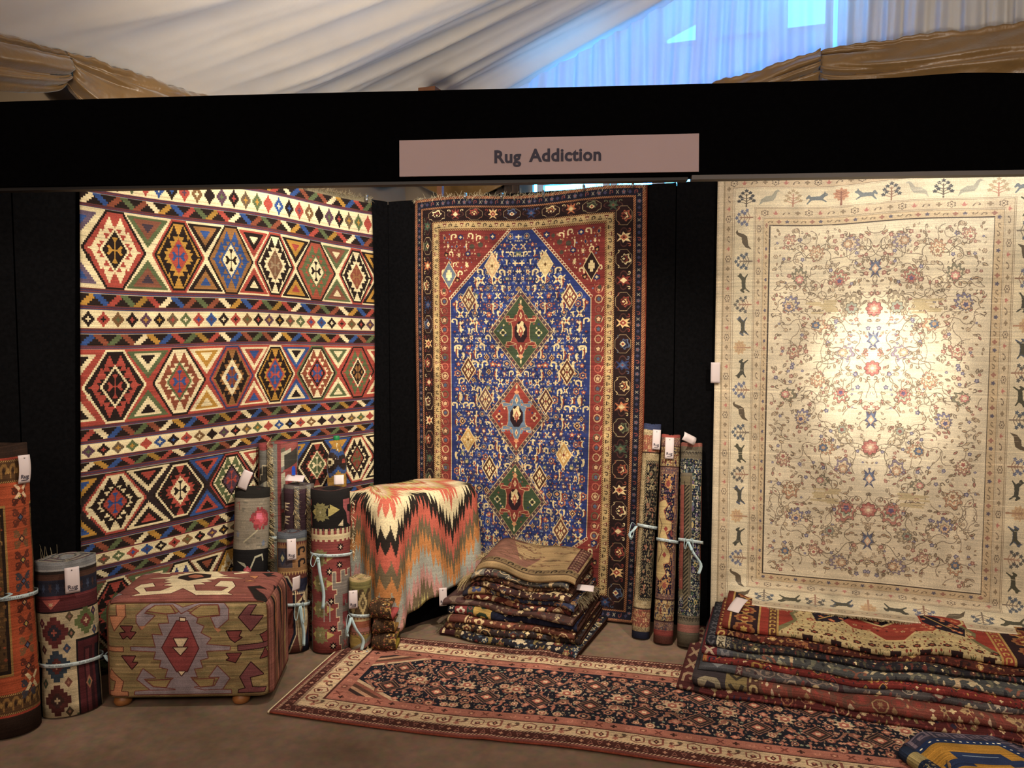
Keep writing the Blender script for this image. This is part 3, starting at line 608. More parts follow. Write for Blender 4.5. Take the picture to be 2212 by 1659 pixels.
# ottoman faces, drawn in a 0..100 box
def ott_front():
    L = Loom(100, 62, 8.5, '7d6a3c'); R = random.Random(2); k = lambda pts: [((x - 100) / 15.9, (y - 500) / 14.6) for x, y in pts]
    for i in range(260):
        y = R.uniform(0, 62); x = R.uniform(-10, 100); L.rect(x, y, x + R.uniform(8, 40), y + R.uniform(.4, 1.6), R.choice(['86703a', '6f5c34', '8c7640', '75683c', '7a6236', '917a48']))
    LV = '82757c'; DKR = '5a1d1c'; ORG = 'a5622c'; OL = '6a2a1c'; MA = '6b3034'; IVR = 'cbb489'
    def figp(c, pts, o=OL, g=9):
        cxx = sum(p[0] for p in pts) / len(pts); cyy = sum(p[1] for p in pts) / len(pts)
        L.line(o, k(list(pts) + [pts[0]]), 1.1); L.poly(c, k(pts))
    # lavender figure: zigzag medallion, arms above and below
    zz = [(862, 590), (1010, 640), (990, 710), (1060, 740), (1030, 800), (1125, 850), (1080, 905), (1305, 930), (1300, 960), (1080, 965), (1095, 1030), (1020, 1050), (1040, 1120), (960, 1130), (985, 1210), (920, 1210), (1040, 1330), (1300, 1345), (1300, 1375), (390, 1375), (395, 1345), (640, 1330), (770, 1215), (690, 1210), (720, 1130), (640, 1110), (660, 1045), (590, 1035), (610, 965), (375, 955), (375, 925), (610, 930), (580, 810), (680, 820), (640, 715), (740, 710), (720, 630), (810, 620)]
    figp(LV, zz)
    figp(LV, [(560, 510), (430, 640), (430, 700), (470, 760), (600, 640), (500, 620), (590, 535), (760, 530), (850, 620), (930, 580), (1010, 535), (1190, 535), (1215, 590), (1215, 650), (1130, 660), (1180, 770), (1290, 680), (1290, 590), (1240, 520), (1020, 510), (860, 570), (760, 510)])
    for pts in ([(480, 1130), (420, 1230), (540, 1330), (770, 1330), (700, 1320), (560, 1300), (480, 1225), (590, 1215)], [(1180, 1110), (1100, 1215), (1200, 1215), (1150, 1300), (960, 1310), (1050, 1335), (1220, 1330), (1290, 1230)]): figp(LV, pts)
    for pts in ([(520, 600), (600, 540), (740, 540), (800, 620), (700, 625)], [(930, 620), (1030, 545), (1190, 545), (1210, 640), (1000, 660)], [(500, 1240), (740, 1230), (690, 1310), (570, 1300)], [(940, 1230), (1150, 1230), (1130, 1300), (1010, 1310)]): L.poly('8c763e', k(pts)); L.line(OL, k(pts + [pts[0]]), .7)
    figp('7e1d1e', [(862, 690), (905, 690), (1010, 940), (895, 1155), (800, 1155), (670, 930), (810, 690)], '4a1414')
    for pts in ([(780, 845), (910, 845), (865, 920), (820, 920)], [(775, 930), (905, 930), (840, 1000)], [(840, 660), (890, 665), (885, 690), (838, 688)], [(815, 1155), (875, 1155), (840, 1195)]): figp(IVR, pts, '3a1414')
    for pts in ([(280, 735), (390, 735), (365, 785), (420, 790), (370, 850), (340, 820), (300, 850), (270, 800), (330, 790)], [(285, 1010), (410, 1010), (375, 1070), (430, 1070), (375, 1130), (330, 1070)], [(1275, 790), (1410, 790), (1385, 840), (1415, 850), (1350, 890), (1310, 860)], [(1270, 995), (1405, 995), (1350, 1080), (1270, 1055), (1300, 1040)], [(1590, 830), (1700, 800), (1720, 900), (1625, 900)], [(1640, 960), (1585, 1050), (1700, 1040)]): figp('6a201e', pts, '2a1010')
    for pts in ([(1480, 550), (1550, 550), (1490, 650), (1620, 660), (1500, 790), (1390, 665)], [(1495, 1085), (1610, 1200), (1480, 1225), (1500, 1320), (1640, 1330), (1620, 1365), (1370, 1370), (1375, 1345), (1440, 1330), (1390, 1220)], [(1380, 925), (1700, 905), (1700, 945), (1380, 970)]): figp(MA, pts, '2a1010')
    for pts in ([(230, 530), (310, 530), (325, 640), (215, 775), (160, 650), (250, 640)], [(165, 1140), (285, 1250), (260, 1345), (325, 1350), (325, 1385), (120, 1385), (125, 1350), (190, 1340), (215, 1245), (110, 1220)], [(110, 930), (295, 930), (295, 965), (110, 965)]): figp(ORG, pts, '5a2a14')
    L.poly(ORG, k([(455, 735), (520, 730), (480, 770)])); L.poly(ORG, k([(1150, 750), (1230, 770), (1195, 800)]))
    return L.age(.05, .07, .06)
def ott_top():
    L = Loom(100, 70, 7, '7d3f36'); R = random.Random(4)
    for i in range(200):
        y = R.uniform(0, 70); x = R.uniform(-10, 100); L.rect(x, y, x + R.uniform(8, 40), y + R.uniform(.4, 1.4), R.choice(['844438', '763a32', '8a4a3c', '7a4234']))
    def k(pts):
        o = []
        for x, y in pts:
            v = (500 - y) / 315.0; a = 260 + 350 * v; b = 1700 + 150 * v; o.append(((x - a) / (b - a) * 100, (1 - v) * 70))
        return o
    IV2 = 'd4c49a'; OL = '4a1a1a'
    def fg(c, pts, o=OL): L.line(o, k(list(pts) + [pts[0]]), 1.0); L.poly(c, k(pts))
    fg(IV2, [(660, 300), (840, 300), (870, 280), (930, 280), (910, 262), (980, 262), (960, 245), (1060, 240), (1020, 205), (880, 205), (850, 250), (770, 240), (830, 205), (1100, 200), (1180, 225), (1300, 207), (1560, 212), (1480, 220), (1520, 245), (1390, 275), (1380, 255), (1460, 240), (1400, 222), (1240, 232), (1280, 262), (1260, 270), (1300, 280), (1270, 290), (1340, 295), (1260, 312), (1470, 325), (1250, 330), (1220, 345), (1150, 350), (1200, 365), (1100, 375), (1140, 390), (1040, 395), (1060, 440), (1280, 440), (1340, 410), (1220, 405), (1270, 360), (1370, 360), (1395, 400), (1330, 455), (1370, 465), (1060, 467), (950, 420), (850, 455), (510, 465), (590, 448), (540, 400), (600, 365), (700, 358), (715, 395), (620, 400), (640, 435), (760, 435), (870, 400), (790, 390), (860, 375), (790, 362), (850, 350), (800, 335), (850, 320)])
    fg('2c2422', [(1060, 258), (1190, 285), (1180, 325), (1000, 355), (915, 325), (930, 300)]); fg('a85a34', [(1060, 280), (1110, 290), (1130, 315), (1060, 330), (1010, 320), (1000, 300)])
    for pts in ([(1500, 400), (1600, 385), (1660, 410), (1560, 410), (1600, 440), (1700, 480), (1790, 600), (1560, 480)], [(1625, 245), (1720, 238), (1690, 262), (1750, 265), (1670, 285)], [(1730, 350), (1800, 345), (1850, 440), (1830, 480)]): fg('24201f', pts)
    for pts in ([(1510, 290), (1590, 285), (1560, 320)], [(1470, 355), (1560, 345), (1520, 335)], [(1790, 415), (1860, 440), (1850, 480)], [(1700, 185), (1800, 190), (1850, 230)]): fg('b06c2c', pts)
    for pts in ([(570, 250), (760, 210), (660, 230), (720, 235)], [(290, 470), (420, 385), (380, 410), (460, 380), (400, 420), (440, 450)]): fg('8a7f84', pts)
    return L.age(.05, .06, .05)
def ott_side():
    L = Loom(50, 45, 9, '7a4438'); R = random.Random(6)
    for i in range(14):
        x = i * 3.6; L.rect(x, 0, x + R.uniform(1.2, 3), 45, R.choice(['8a5044', '6f4034', '96584a', '7a5a38', '5f332c', 'a0624a']))
    for x, y, w, h, c in ((10, 10, 5, 14, '24201f'), (12, 12, 3, 11, 'b06c2c'), (26, 6, 6, 16, '24201f'), (28, 10, 3.4, 10, 'a8642c'), (40, 12, 4, 15, '2a2220'), (18, 30, 4, 12, '2a2220'), (34, 30, 4, 12, '8c7a48')):
        L.stamp([(c, star(2, 1, .55)), ], x, y, w, h); L.poly(c, [(x - w * .5, y + h * .3), (x, y + h * 1.2), (x + w * .5, y + h * .3), (x, y - h)])
    return L.age(.05, .07, .06)

def oriental(seed, w, h, k, bg, cols, band='b', step=4.0, size=1.7, guards=('c0a070', '3a2020'), pitch=None, vert=True, iv='d0bb8c'):
    """a generic knotted carpet seen from its side: a border of guard stripes, then a field of small motifs"""
    R = random.Random(seed); L = Loom(w, h, k, bg)
    ms = []
    for i in range(8):
        a, b, c = (R.choice(cols) for _ in range(3))
        ms += [R.choice([flower(a, b, iv), lozenge(a, b, c), palmette(a, b, c, iv), calyx(a, bg, b), [(a, FEATHER)], [(a, SWIRL)], [(a, VASE), (b, dia(.3))], [(a, HOOK)]])]
    tiny = [[(c, dia(1))] for c in cols] + [[(c, leafp(.4))] for c in cols] + [[(iv, ros(4, 1, .5))]]
    scatter(L, R, 0, 0, w, h, tiny, step * .5, size * .4)
    scatter(L, R, 0, 0, w, h, ms, step, size)
    x = 0.0
    for wd, c, mc in ([] if not band else band):
        L.rect(x, 0, x + wd, h, c)
        y = wd / 2
        while y < h + wd and mc:
            L.stamp(R.choice([[(mc, ros(5, 1, .6)), (c, ngon(6, .4))], [(mc, HOOK)], [(mc, dia(1)), (c, dia(.5))], [(mc, XX)]]), x + wd / 2, y, wd * .38, max(wd * .38, .5)); y += max(wd * .95, 1.4)
        x += wd
    return L.age(.08, .09, .08)

# ================================================================== places
K = np.array([-.767, 4.81, 0.0]); BD = np.array([.9416, -.3369, 0.0]); LD = np.array([-.709, -.705, 0.0])
NB = np.array([-.3369, -.9416, 0.0]); NL = np.array([.705, -.709, 0.0]); ZZ = np.array([0, 0, 1.0])
def onB(s, z, o=0.0): s, z, o = np.broadcast_arrays(s, z, o); return tuple(K[i] + BD[i] * s + NB[i] * o + ZZ[i] * z for i in range(3))
def onL(s, z, o=0.0): s, z, o = np.broadcast_arrays(s, z, o); return tuple(K[i] + LD[i] * s + NL[i] * o + ZZ[i] * z for i in range(3))
def arr(t): return np.array([float(x) for x in t])
GC = np.array([-.854, 6.049, 3.0]); ED = np.array([-.533, -.846, 0.0])
def onG(s, z, o=0.0): s, z, o = np.broadcast_arrays(s, z, o); return tuple(GC[i] * (i < 2) + BD[i] * s + NB[i] * o + ZZ[i] * z for i in range(3))
F0 = np.array([-1.8, 2.76, 0.0]); FD = np.array([.997, -.0775, 0.0]); NF = np.array([-.0775, -.997, 0.0])
def onF(s, z, o=0.0): s, z, o = np.broadcast_arrays(s, z, o); return tuple(F0[i] + FD[i] * s + NF[i] * o + ZZ[i] * z for i in range(3))
def frame(x, y, z=ZZ): return np.stack([x, y, z], 1)

M_FELT = plain('black_felt', '0b0b0d', 0.97, 0.04, 0.3, 60, 0.25, 500)
M_FELT2 = plain('black_felt_fascia', '030304', 0.98, 0.03, 0.3, 60, 0.25, 500)
M_WHITE_CARD = plain('white_card', 'cfc4c6', 0.6, 0.3, 0.02, 10, 0.02)
M_INK = plain('ink', '2c2a3c', 0.6, 0.3, 0.05, 30, 0)
M_TAN = plain('tan_wall', '8f7d68', 0.9, 0.1, 0.08, 6, 0.05)
M_STEEL = plain('steel', '9a9a98', 0.35, 0.5, 0.05, 30, 0, metal=0.9)
M_CREAMY = plain('cream_yarn', 'cdbb90', 0.9, 0.1, 0.2, 90, 0)
M_IVORY = plain('ivory_yarn', 'd6c9a6', 0.9, 0.1, 0.15, 90, 0)
M_GREYY = plain('grey_yarn', '8c8168', 0.9, 0.1, 0.25, 90, 0)
M_DARKBACK = plain('carpet_back_dark', '3f2a24', 0.95, 0.08, 0.35, 50, 0.3)
M_WOOD = plain('beech_wood', '8a5a30', 0.45, 0.4, 0.25, 12, 0.05)
M_BLACK = plain('black_metal', '101012', 0.5, 0.4, 0.1, 20, 0)

# floor: worn brown concrete
def floor_mat():
    m, nt, b, L = nmat('worn_concrete')
    tc = nt.nodes.new('ShaderNodeTexCoord'); n1 = nt.nodes.new('ShaderNodeTexNoise'); n1.inputs['Scale'].default_value = 2.2; n1.inputs['Detail'].default_value = 9; n1.inputs['Roughness'].default_value = .68
    n2 = nt.nodes.new('ShaderNodeTexNoise'); n2.inputs['Scale'].default_value = 26; n2.inputs['Detail'].default_value = 6
    r = nt.nodes.new('ShaderNodeValToRGB'); e = r.color_ramp.elements; e[0].position = .3; e[0].color = lin('5c4833'); e[1].position = .72; e[1].color = lin('8c7057')
    mx = nt.nodes.new('ShaderNodeMix'); mx.data_type = 'RGBA'; mx.blend_type = 'OVERLAY'; mx.inputs['Factor'].default_value = .45
    L.new(tc.outputs['Object'], n1.inputs['Vector']); L.new(tc.outputs['Object'], n2.inputs['Vector'])
    L.new(n1.outputs['Fac'], r.inputs['Fac']); L.new(r.outputs['Color'], mx.inputs[6]); L.new(n2.outputs['Color'], mx.inputs[7])
    hs = nt.nodes.new('ShaderNodeHueSaturation'); hs.inputs['Saturation'].default_value = .8; L.new(mx.outputs[2], hs.inputs['Color']); L.new(hs.outputs['Color'], b.inputs['Base Color'])
    mr = nt.nodes.new('ShaderNodeMapRange'); mr.inputs['To Min'].default_value = .42; mr.inputs['To Max'].default_value = .75; L.new(n1.outputs['Fac'], mr.inputs['Value']); L.new(mr.outputs['Result'], b.inputs['Roughness'])
    bp = nt.nodes.new('ShaderNodeBump'); bp.inputs['Strength'].default_value = .25; bp.inputs['Distance'].default_value = .004; L.new(n2.outputs['Fac'], bp.inputs['Height']); L.new(bp.outputs['Normal'], b.inputs['Normal'])
    return m
b = MB(); b.box((1.0, 1.0, -.05), (8.0, 8.5, .05)); b.build('floor', floor_mat(), smooth=False, kind='structure')

# ------------------------------------------------------------------ the stall's black felt walls, panel by panel
def panel_wall(name, on, seams, z1, th=.04):
    root = thing(name, arr(on(seams[0], 0, -.02)), None, None); root['kind'] = 'structure'
    for a, c in zip(seams[:-1], seams[1:]):
        q = MB(); V = []
        for o in (-th, 0):
            for s, z in ((a + .003, 0), (c - .003, 0), (c - .003, z1), (a + .003, z1)): V.append(arr(on(s, z, o)))
        q.add(V, [(0, 1, 2, 3), (7, 6, 5, 4), (0, 4, 5, 1), (1, 5, 6, 2), (2, 6, 7, 3), (3, 7, 4, 0)])
        q.build('panel', M_FELT, parent=root, smooth=False)
    q = MB(); V = [arr(on(s, z, o)) for o in (-th - .014, -th - .002) for s, z in ((seams[0] - .05, 0), (seams[-1], 0), (seams[-1], z1 - .01), (seams[0] - .05, z1 - .01))]
    q.add(V, [(0, 1, 2, 3), (7, 6, 5, 4), (0, 4, 5, 1), (1, 5, 6, 2), (2, 6, 7, 3), (3, 7, 4, 0)]); q.build('backing', M_FELT, parent=root, smooth=False)  # unseen sheet added behind the panels to stop light showing through the seams
    return root
panel_wall('wall_left', onL, [0.0, 1.0, 2.0, 2.62], 2.44)
panel_wall('wall_back', onB, [0.0, .22, 1.76, 2.75, 3.75, 4.75], 2.44)

# fascia across the front, with a soft top edge
fs = thing('fascia', arr(onF(1.7, 2.14, 0)), 'long black felt fascia spanning the front of the rug stall overhead', 'fascia')
nu = 90; su = np.linspace(-1.6, 4.3, nu + 1)
topz = 2.430 + .003 * np.sin(su * 1.7) + .004 * np.clip(su - 1.5, 0, 3) + .010 * np.exp(-((su - 3.25) / .16) ** 2)
prof = []
for o, zf in ((.0, 0), (.0, 1), (-.012, 1.01), (-.05, 1.01), (-.06, 1), (-.06, 0)):
    prof.append(np.stack(onF(su, 2.135 + (topz - 2.135) * zf, o), -1))
P = np.stack(prof, 0); I = np.arange(P.shape[0] * P.shape[1]).reshape(P.shape[:2])
F = [tuple(int(x) for x in (I[j, i], I[j, i + 1], I[(j + 1) % 6, i + 1], I[(j + 1) % 6, i])) for j in range(6) for i in range(nu)]
mk('felt_band', P.reshape(-1, 3), F, M_FELT2, parent=fs, smooth=False)
q = MB(); R3 = frame(FD, -NF); q.box(arr(onF(3.3, 2.128, -.012)), (.9, .02, .007), R3); q.build('metal_rail', plain('dark_rail', '4a4644', .5, .5, .05, 20, 0), parent=fs, smooth=False)
q = MB(); q.box(arr(onF(.45, 2.128, -.03)), (1.94, .02, .005), R3); q.build('timber_rail', M_BLACK, parent=fs, smooth=False)

# sign
sg = thing('stall_sign', arr(onF(1.922, 2.145, .008)), 'white rectangular name sign fixed on the black fascia', 'sign')
V = []
for o in (.003, .010):
    for s, z in ((1.424, 2.1452), (2.422, 2.1458), (2.421, 2.2688), (1.4245, 2.2658)): V.append(arr(onF(s, z, o)))
mk('board', V, [(3, 2, 1, 0), (4, 5, 6, 7), (0, 1, 5, 4), (1, 2, 6, 5), (2, 3, 7, 6), (3, 0, 4, 7)], plain('sign_card', 'a08d8f', .55, .3, .02, 5, .02), parent=sg, smooth=False)
def lettering(txt, center, right, up, size, mat, parent, name='lettering', bold=.012, ex=.0008, gap=1.0):
    """raised letters, one mesh per word line"""
    right = np.array(right) / np.linalg.norm(right); up = np.array(up) / np.linalg.norm(up); nrm = np.cross(right, up)
    c = bpy.data.curves.new(name, 'FONT'); c.body = txt; c.size = 1.0; c.align_x = 'CENTER'; c.align_y = 'CENTER'; c.offset = bold; c.extrude = .001; c.space_character = gap; c.resolution_u = 3
    o = bpy.data.objects.new(name, c); COL.objects.link(o)
    dg = bpy.context.evaluated_depsgraph_get(); me = o.evaluated_get(dg).to_mesh()
    V = np.empty(len(me.vertices) * 3, np.float32); me.vertices.foreach_get('co', V); V = V.reshape(-1, 3).astype(float)
    Fs = [tuple(p.vertices) for p in me.polygons]; o.evaluated_get(dg).to_mesh_clear(); bpy.data.objects.remove(o)
    W = np.array(center) + V[:, :1] * size * right + V[:, 1:2] * size * up + V[:, 2:] * (ex / .001) * nrm
    return mk(name, W, Fs, mat, parent=parent, smooth=False)
lettering('Rug', arr(onF(1.790, 2.203, .0112)), FD, ZZ, .0575, M_INK, sg, bold=.03, gap=1.05)
lettering('Addiction', arr(onF(1.985, 2.2055, .0112)), FD, ZZ, .0575, M_INK, sg, bold=.03, gap=1.05)

# ------------------------------------------------------------------ the marquee: outer shell, liner, gable
M_SHEER = None
def cloth_mat(name, col, trans, rough=.8, spec=.2):
    m, nt, b, L = nmat(name); out = nt.nodes['Material Output']
    tc = nt.nodes.new('ShaderNodeTexCoord'); n = nt.nodes.new('ShaderNodeTexNoise'); n.inputs['Scale'].default_value = 9; n.inputs['Detail'].default_value = 4
    r = nt.nodes.new('ShaderNodeValToRGB'); c = lin(col); r.color_ramp.elements[0].color = tuple(x * .9 for x in c[:3]) + (1,); r.color_ramp.elements[1].color = c
    L.new(tc.outputs['Object'], n.inputs['Vector']); L.new(n.outputs['Fac'], r.inputs['Fac']); L.new(r.outputs['Color'], b.inputs['Base Color'])
    b.inputs['Roughness'].default_value = rough; b.inputs['Specular IOR Level'].default_value = spec
    t = nt.nodes.new('ShaderNodeBsdfTranslucent'); L.new(r.outputs['Color'], t.inputs['Color'])
    mx = nt.nodes.new('ShaderNodeMixShader'); mx.inputs['Fac'].default_value = trans
    L.new(b.outputs['BSDF'], mx.inputs[1]); L.new(t.outputs['BSDF'], mx.inputs[2]); L.new(mx.outputs['Shader'], out.inputs['Surface'])
    return m
M_LINER = cloth_mat('white_liner_cloth', 'ddd6cc', .11)
M_SHEERC = cloth_mat('sheer_white_voile', 'e6e4e0', .42)
_nt = M_SHEERC.node_tree; _o = _nt.nodes['Material Output']; _s = _o.inputs['Surface'].links[0].from_socket; _t = _nt.nodes.new('ShaderNodeBsdfTransparent'); _m = _nt.nodes.new('ShaderNodeMixShader'); _m.inputs['Fac'].default_value = .05
_nt.links.new(_s, _m.inputs[1]); _nt.links.new(_t.outputs['BSDF'], _m.inputs[2]); _nt.links.new(_m.outputs['Shader'], _o.inputs['Surface'])
M_SHADE = cloth_mat('frosted_panel', 'a9b6cc', .93)
UPD = np.array([.870, -.311, .383]); CN = np.array([.331, -.208, -.921])
QP = np.array([3.51, 4.388, 4.943]); ea = ED / np.linalg.norm(ED)
def ceil_fn(u, v):
    e = -.0 + (1 - v) * 9.5; t = u * 5.55
    P = GC + e[..., None] * ea + t[..., None] * UPD
    d = P - QP
    # swagged folds gathered toward one point high on the ridge
    a1 = (d @ ea); a2 = -(d @ UPD)
    ang = np.arctan2(a1 - .35 * a2 * 0, a2 + 1e-6); rr = np.hypot(a1, a2)
    h = np.zeros_like(ang)
    for f, am, ph, sh in ((27, .030, .3, .5), (52, .026, 1.7, .9), (83, .017, .9, 1.3), (131, .0085, 2.2, .8), (197, .0042, 0., 1.6)):
        q = ang * f + ph + sh * np.sin(rr * 1.1 + f) + .8 * np.sin(ang * f * .31 + ph)
        h += am * (1 - 1.6 * np.abs(np.sin(q / 2)) ** .8)
    h = h * np.clip(rr / 4.2, .2, 1.2)
    edge = np.clip(t / .5, .3, 1)
    sag = -.05 * np.sin(np.pi * np.clip(e / 3.2, 0, 3)) ** 2 * np.sin(np.pi * np.clip(t / 5.5, 0, 1))
    P = P + (h * edge)[..., None] * CN - sag[..., None] * CN * .6
    return P[..., 0], P[..., 1], P[..., 2]
sheet('ceiling', ceil_fn, 260, 560, M_LINER, th=0, kind='structure')
# far roof slope and outer skin
def slab(name, pts, mat, kind='structure', th=.05, nrm=None, **kw):
    pts = [np.array(p, float) for p in pts]
    n = np.cross(pts[1] - pts[0], pts[2] - pts[0]); n /= np.linalg.norm(n); m = len(pts)
    V = pts + [p + n * th for p in pts]
    F = [tuple(range(m))[::-1], tuple(range(m, 2 * m))] + [(i, (i + 1) % m, m + (i + 1) % m, m + i) for i in range(m)]
    return mk(name, V, F, mat, smooth=False, kind=kind, **kw)
M_SKIN = plain('marquee_skin', 'c9c2b8', .7, .2, .05, 3, 0)
up = .30
def rp(e, t, z=0.0): p = GC + e * ea + t * UPD; p = p.copy(); p[2] += z; return p
rt = 5.6
ridge0 = rp(-.9, rt); 
DN = np.array([UPD[0], UPD[1], -UPD[2]])
slab('roof_1', [rp(-.9, rt, .05), rp(9.5, rt, .05), rp(9.5, rt, .05) + DN * 5.6, rp(-.9, rt, .05) + DN * 5.6], M_SKIN)
# near slope skin, leaving one skylight
sk = (-.30, .42, 1.15, 1.75)   # e0,e1,t0,t1
for i, (e0, e1, t0, t1) in enumerate(((-.9, 9.5, -.25, sk[2]), (-.9, 9.5, sk[3], 5.7), (-.9, sk[0], sk[2], sk[3]), (sk[1], 9.5, sk[2], sk[3]))):
    slab('roof_%d' % (i + 2), [rp(e0, t0, up), rp(e0, t1, up), rp(e1, t1, up), rp(e1, t0, up)], M_SKIN)
# outer walls of the hall
ev0 = rp(-.9, -.25); ev1 = rp(9.5, -.25); fr1 = rp(9.5, -.25) + np.array([UPD[0], UPD[1], 0]) * 11.4; fr0 = rp(-.9, -.25) + np.array([UPD[0], UPD[1], 0]) * 11.4
def wallq(name, a, c, z1, mat): slab(name, [(a[0], a[1], 0), (c[0], c[1], 0), (c[0], c[1], z1), (a[0], a[1], z1)], mat)
wallq('wall_eave', ev0, ev1, 3.4, M_TAN); wallq('wall_front', ev1, fr1, 5.9, M_TAN); wallq('wall_right', fr1, fr0, 3.4, M_TAN)
# gable wall with its window openings (built as piers and infill around the openings)
def gq(name, s0, s1, z0, z1, mat, o=-.35, th=.05): 
    V = [arr(onG(s, z, oo)) for oo in (o - th, o) for s, z in ((s0, z0), (s1, z0), (s1, z1), (s0, z1))]
    return V, [(3, 2, 1, 0), (4, 5, 6, 7), (0, 1, 5, 4), (1, 2, 6, 5), (2, 3, 7, 6), (3, 0, 4, 7)]
gw = MB()
wins = [(1.02, 1.53), (1.60, 1.90), (1.95, 2.20), (2.26, 2.72), (2.78, 3.06)]
for s0, s1, z0, z1 in ((-1.0, .95, 0, 6), (3.12, 10.8, 0, 6), (.95, 3.12, 0, 2.25), (.95, 3.12, 4.6, 6)): gw.add(*gq('', s0, s1, z0, z1, None))
gw.build('wall_gable', M_TAN, smooth=False, kind='structure')
M_FRAME = plain('window_frame_white', 'b9b4ac', .5, .3, .05, 10, 0)
M_GLASS, _nt, _b, _L = nmat('window_glass'); _b.inputs['Transmission Weight'].default_value = 1; _b.inputs['Roughness'].default_value = 0; _b.inputs['IOR'].default_value = 1.02; _b.inputs['Base Color'].default_value = (1, 1, 1, 1)
for i, (s0, s1) in enumerate(wins):
    w = thing('window_%d' % (i + 1), arr(onG((s0 + s1) / 2, 2.25, -.37)), None, None); w['kind'] = 'structure'
    fb = MB()
    for a in ((s0 - .03, s0 + .02, 2.25, 4.6), (s1 - .02, s1 + .03, 2.25, 4.6), (s0, s1, 2.25, 2.29), (s0, s1, 2.78, 2.84), (s0, s1, 3.70, 3.73), (s0, s1, 4.3, 4.33), (s0, s1, 4.56, 4.6)): fb.add(*gq('', *a, None, o=-.345, th=.05))
    fb.build('window_frame', M_FRAME, parent=w, smooth=False)
    for z0, z1, mm in ((2.29, 2.78, M_GLASS), (2.84, 3.70, M_SHADE), (3.73, 4.3, M_GLASS if i in (2, 4) else M_SHADE), (4.33, 4.56, M_SHADE)):
        pb = MB(); pb.add(*gq('', s0 + .02, s1 - .02, z0, z1, None, o=-.365, th=.004)); pb.build('pane', mm, parent=w, smooth=False)
# pleated voile on the gable, hung from the roof line
def voile(u, v):
    s = .02 + u * 5.6
    zt = 3.0 + .407 * s + .01; zb = 2.98 - .05 * np.exp(-s * 2)
    zb = np.minimum(zb, zt - .02)
    p = s * 46 + 1.6 * np.sin(s * 3.1) + .9 * np.sin(s * 7.7) + .5 * np.sin(v * 3 + s * 5)
    o = .03 * np.sin(p) + .012 * np.sin(p * 2.3 + v * 2) + .015 * np.sin(p * .37 + 4 * v)
    o = o * (.55 + .6 * v)
    return onG(s, zt + (zb - zt) * v, .06 + o)
sheet('voile_curtain', voile, 640, 16, M_SHEERC, th=0, label='sheer white pleated curtain covering the gable end, daylight blue behind', cat='curtain')
# brown pleated curtain on the wall below, left of the window
M_BROWNC = plain('brown_curtain', '57483e', .8, .2, .1, 20, .1)
sheet('brown_curtain', lambda u, v: onG(.32 + u * .66, 2.95 - v * 2.6, .02 + .025 * np.sin(u * 70 + .5 * np.sin(v * 4))), 120, 6, M_BROWNC, th=-.003, label='brown pleated curtain left of the gable window, seen over the back wall', cat='curtain')
# gold swags
def gold_mat():
    m, nt, b, L = nmat('gold_satin'); tc = nt.nodes.new('ShaderNodeTexCoord'); n = nt.nodes.new('ShaderNodeTexNoise'); n.inputs['Scale'].default_value = 5; n.inputs['Detail'].default_value = 4
    r = nt.nodes.new('ShaderNodeValToRGB'); r.color_ramp.elements[0].color = lin('5e4522'); r.color_ramp.elements[1].color = lin('87683c')
    L.new(tc.outputs['Object'], n.inputs['Vector']); L.new(n.outputs['Fac'], r.inputs['Fac']); L.new(r.outputs['Color'], b.inputs['Base Color'])
    b.inputs['Roughness'].default_value = .38; b.inputs['Specular IOR Level'].default_value = .6; b.inputs['Sheen Weight'].default_value = .3
    bp = nt.nodes.new('ShaderNodeBump'); n3 = nt.nodes.new('ShaderNodeTexNoise'); n3.inputs['Scale'].default_value = 18; n3.inputs['Detail'].default_value = 3; bp.inputs['Strength'].default_value = .35; bp.inputs['Distance'].default_value = .02
    L.new(tc.outputs['Object'], n3.inputs['Vector']); L.new(n3.outputs['Fac'], bp.inputs['Height']); L.new(bp.outputs['Normal'], b.inputs['Normal'])
    return m
M_GOLD = gold_mat()
def swag(p0, p1, nrm, drop, kw0, kw1, label, dip=0.0, seed=0, ruffle=True):
    p0, p1, nrm = (np.array(x, float) for x in (p0, p1, nrm))
    def fn(u, v):
        g = np.sin(PI * np.clip(u, 0, 1)) ** .62
        wd = (kw0 * (1 - u) + kw1 * u) * (1 - g) + drop * g
        top = -dip * np.sin(PI * u)
        vw = v + .10 * np.sin(v * 9 + seed * 2 + u * 4) + .05 * np.sin(u * 13 + v * 5)
        fold = (np.sin(vw * PI * 5.5 + seed + 1.5 * np.sin(u * 5 + seed)) * .6 + np.sin(vw * PI * 12 + u * 9 * np.sin(seed) + seed) * .4 * (1.2 - g)) * (.045 * (1 - g) + .020) * np.minimum(1, 1.2 * g + .45) + .010 * np.sin(u * 26 + v * 11 + seed) * g * np.sin(v * 7 + u * 15)
        bulge = .10 * g * np.sin(v * PI * .9) + .07 * (1 - g) * np.sin(PI * v)
        o = fold + bulge + .02
        z = top - wd * v + (.004 * np.sin(u * 71 + seed) + .004 * np.sin(u * 173 + seed) + .006 * np.sin(u * 31)) * (1 - v) ** 6
        b = p0 + u[..., None] * (p1 - p0)
        return b[..., 0] + nrm[0] * o, b[..., 1] + nrm[1] * o, b[..., 2] + z
    return sheet('gold_swag', fn, 110, 46, M_GOLD, th=-.003, label=label, cat='swag', group='gold satin swags round the marquee')
def eavep(e, z): p = GC + e * ea; return (p[0], p[1], z)
NE = np.array([.846, -.533, 0.0])
swag(eavep(4.45, 3.05), eavep(2.56, 3.0), NE, .34, .10, .16, 'gold satin swag at the far upper left under the ceiling edge', seed=1)
swag(eavep(2.56, 3.0), eavep(.75, 3.01), NE, .46, .16, .12, 'gold satin swag falling from its knot above the black and red kilim', seed=2)
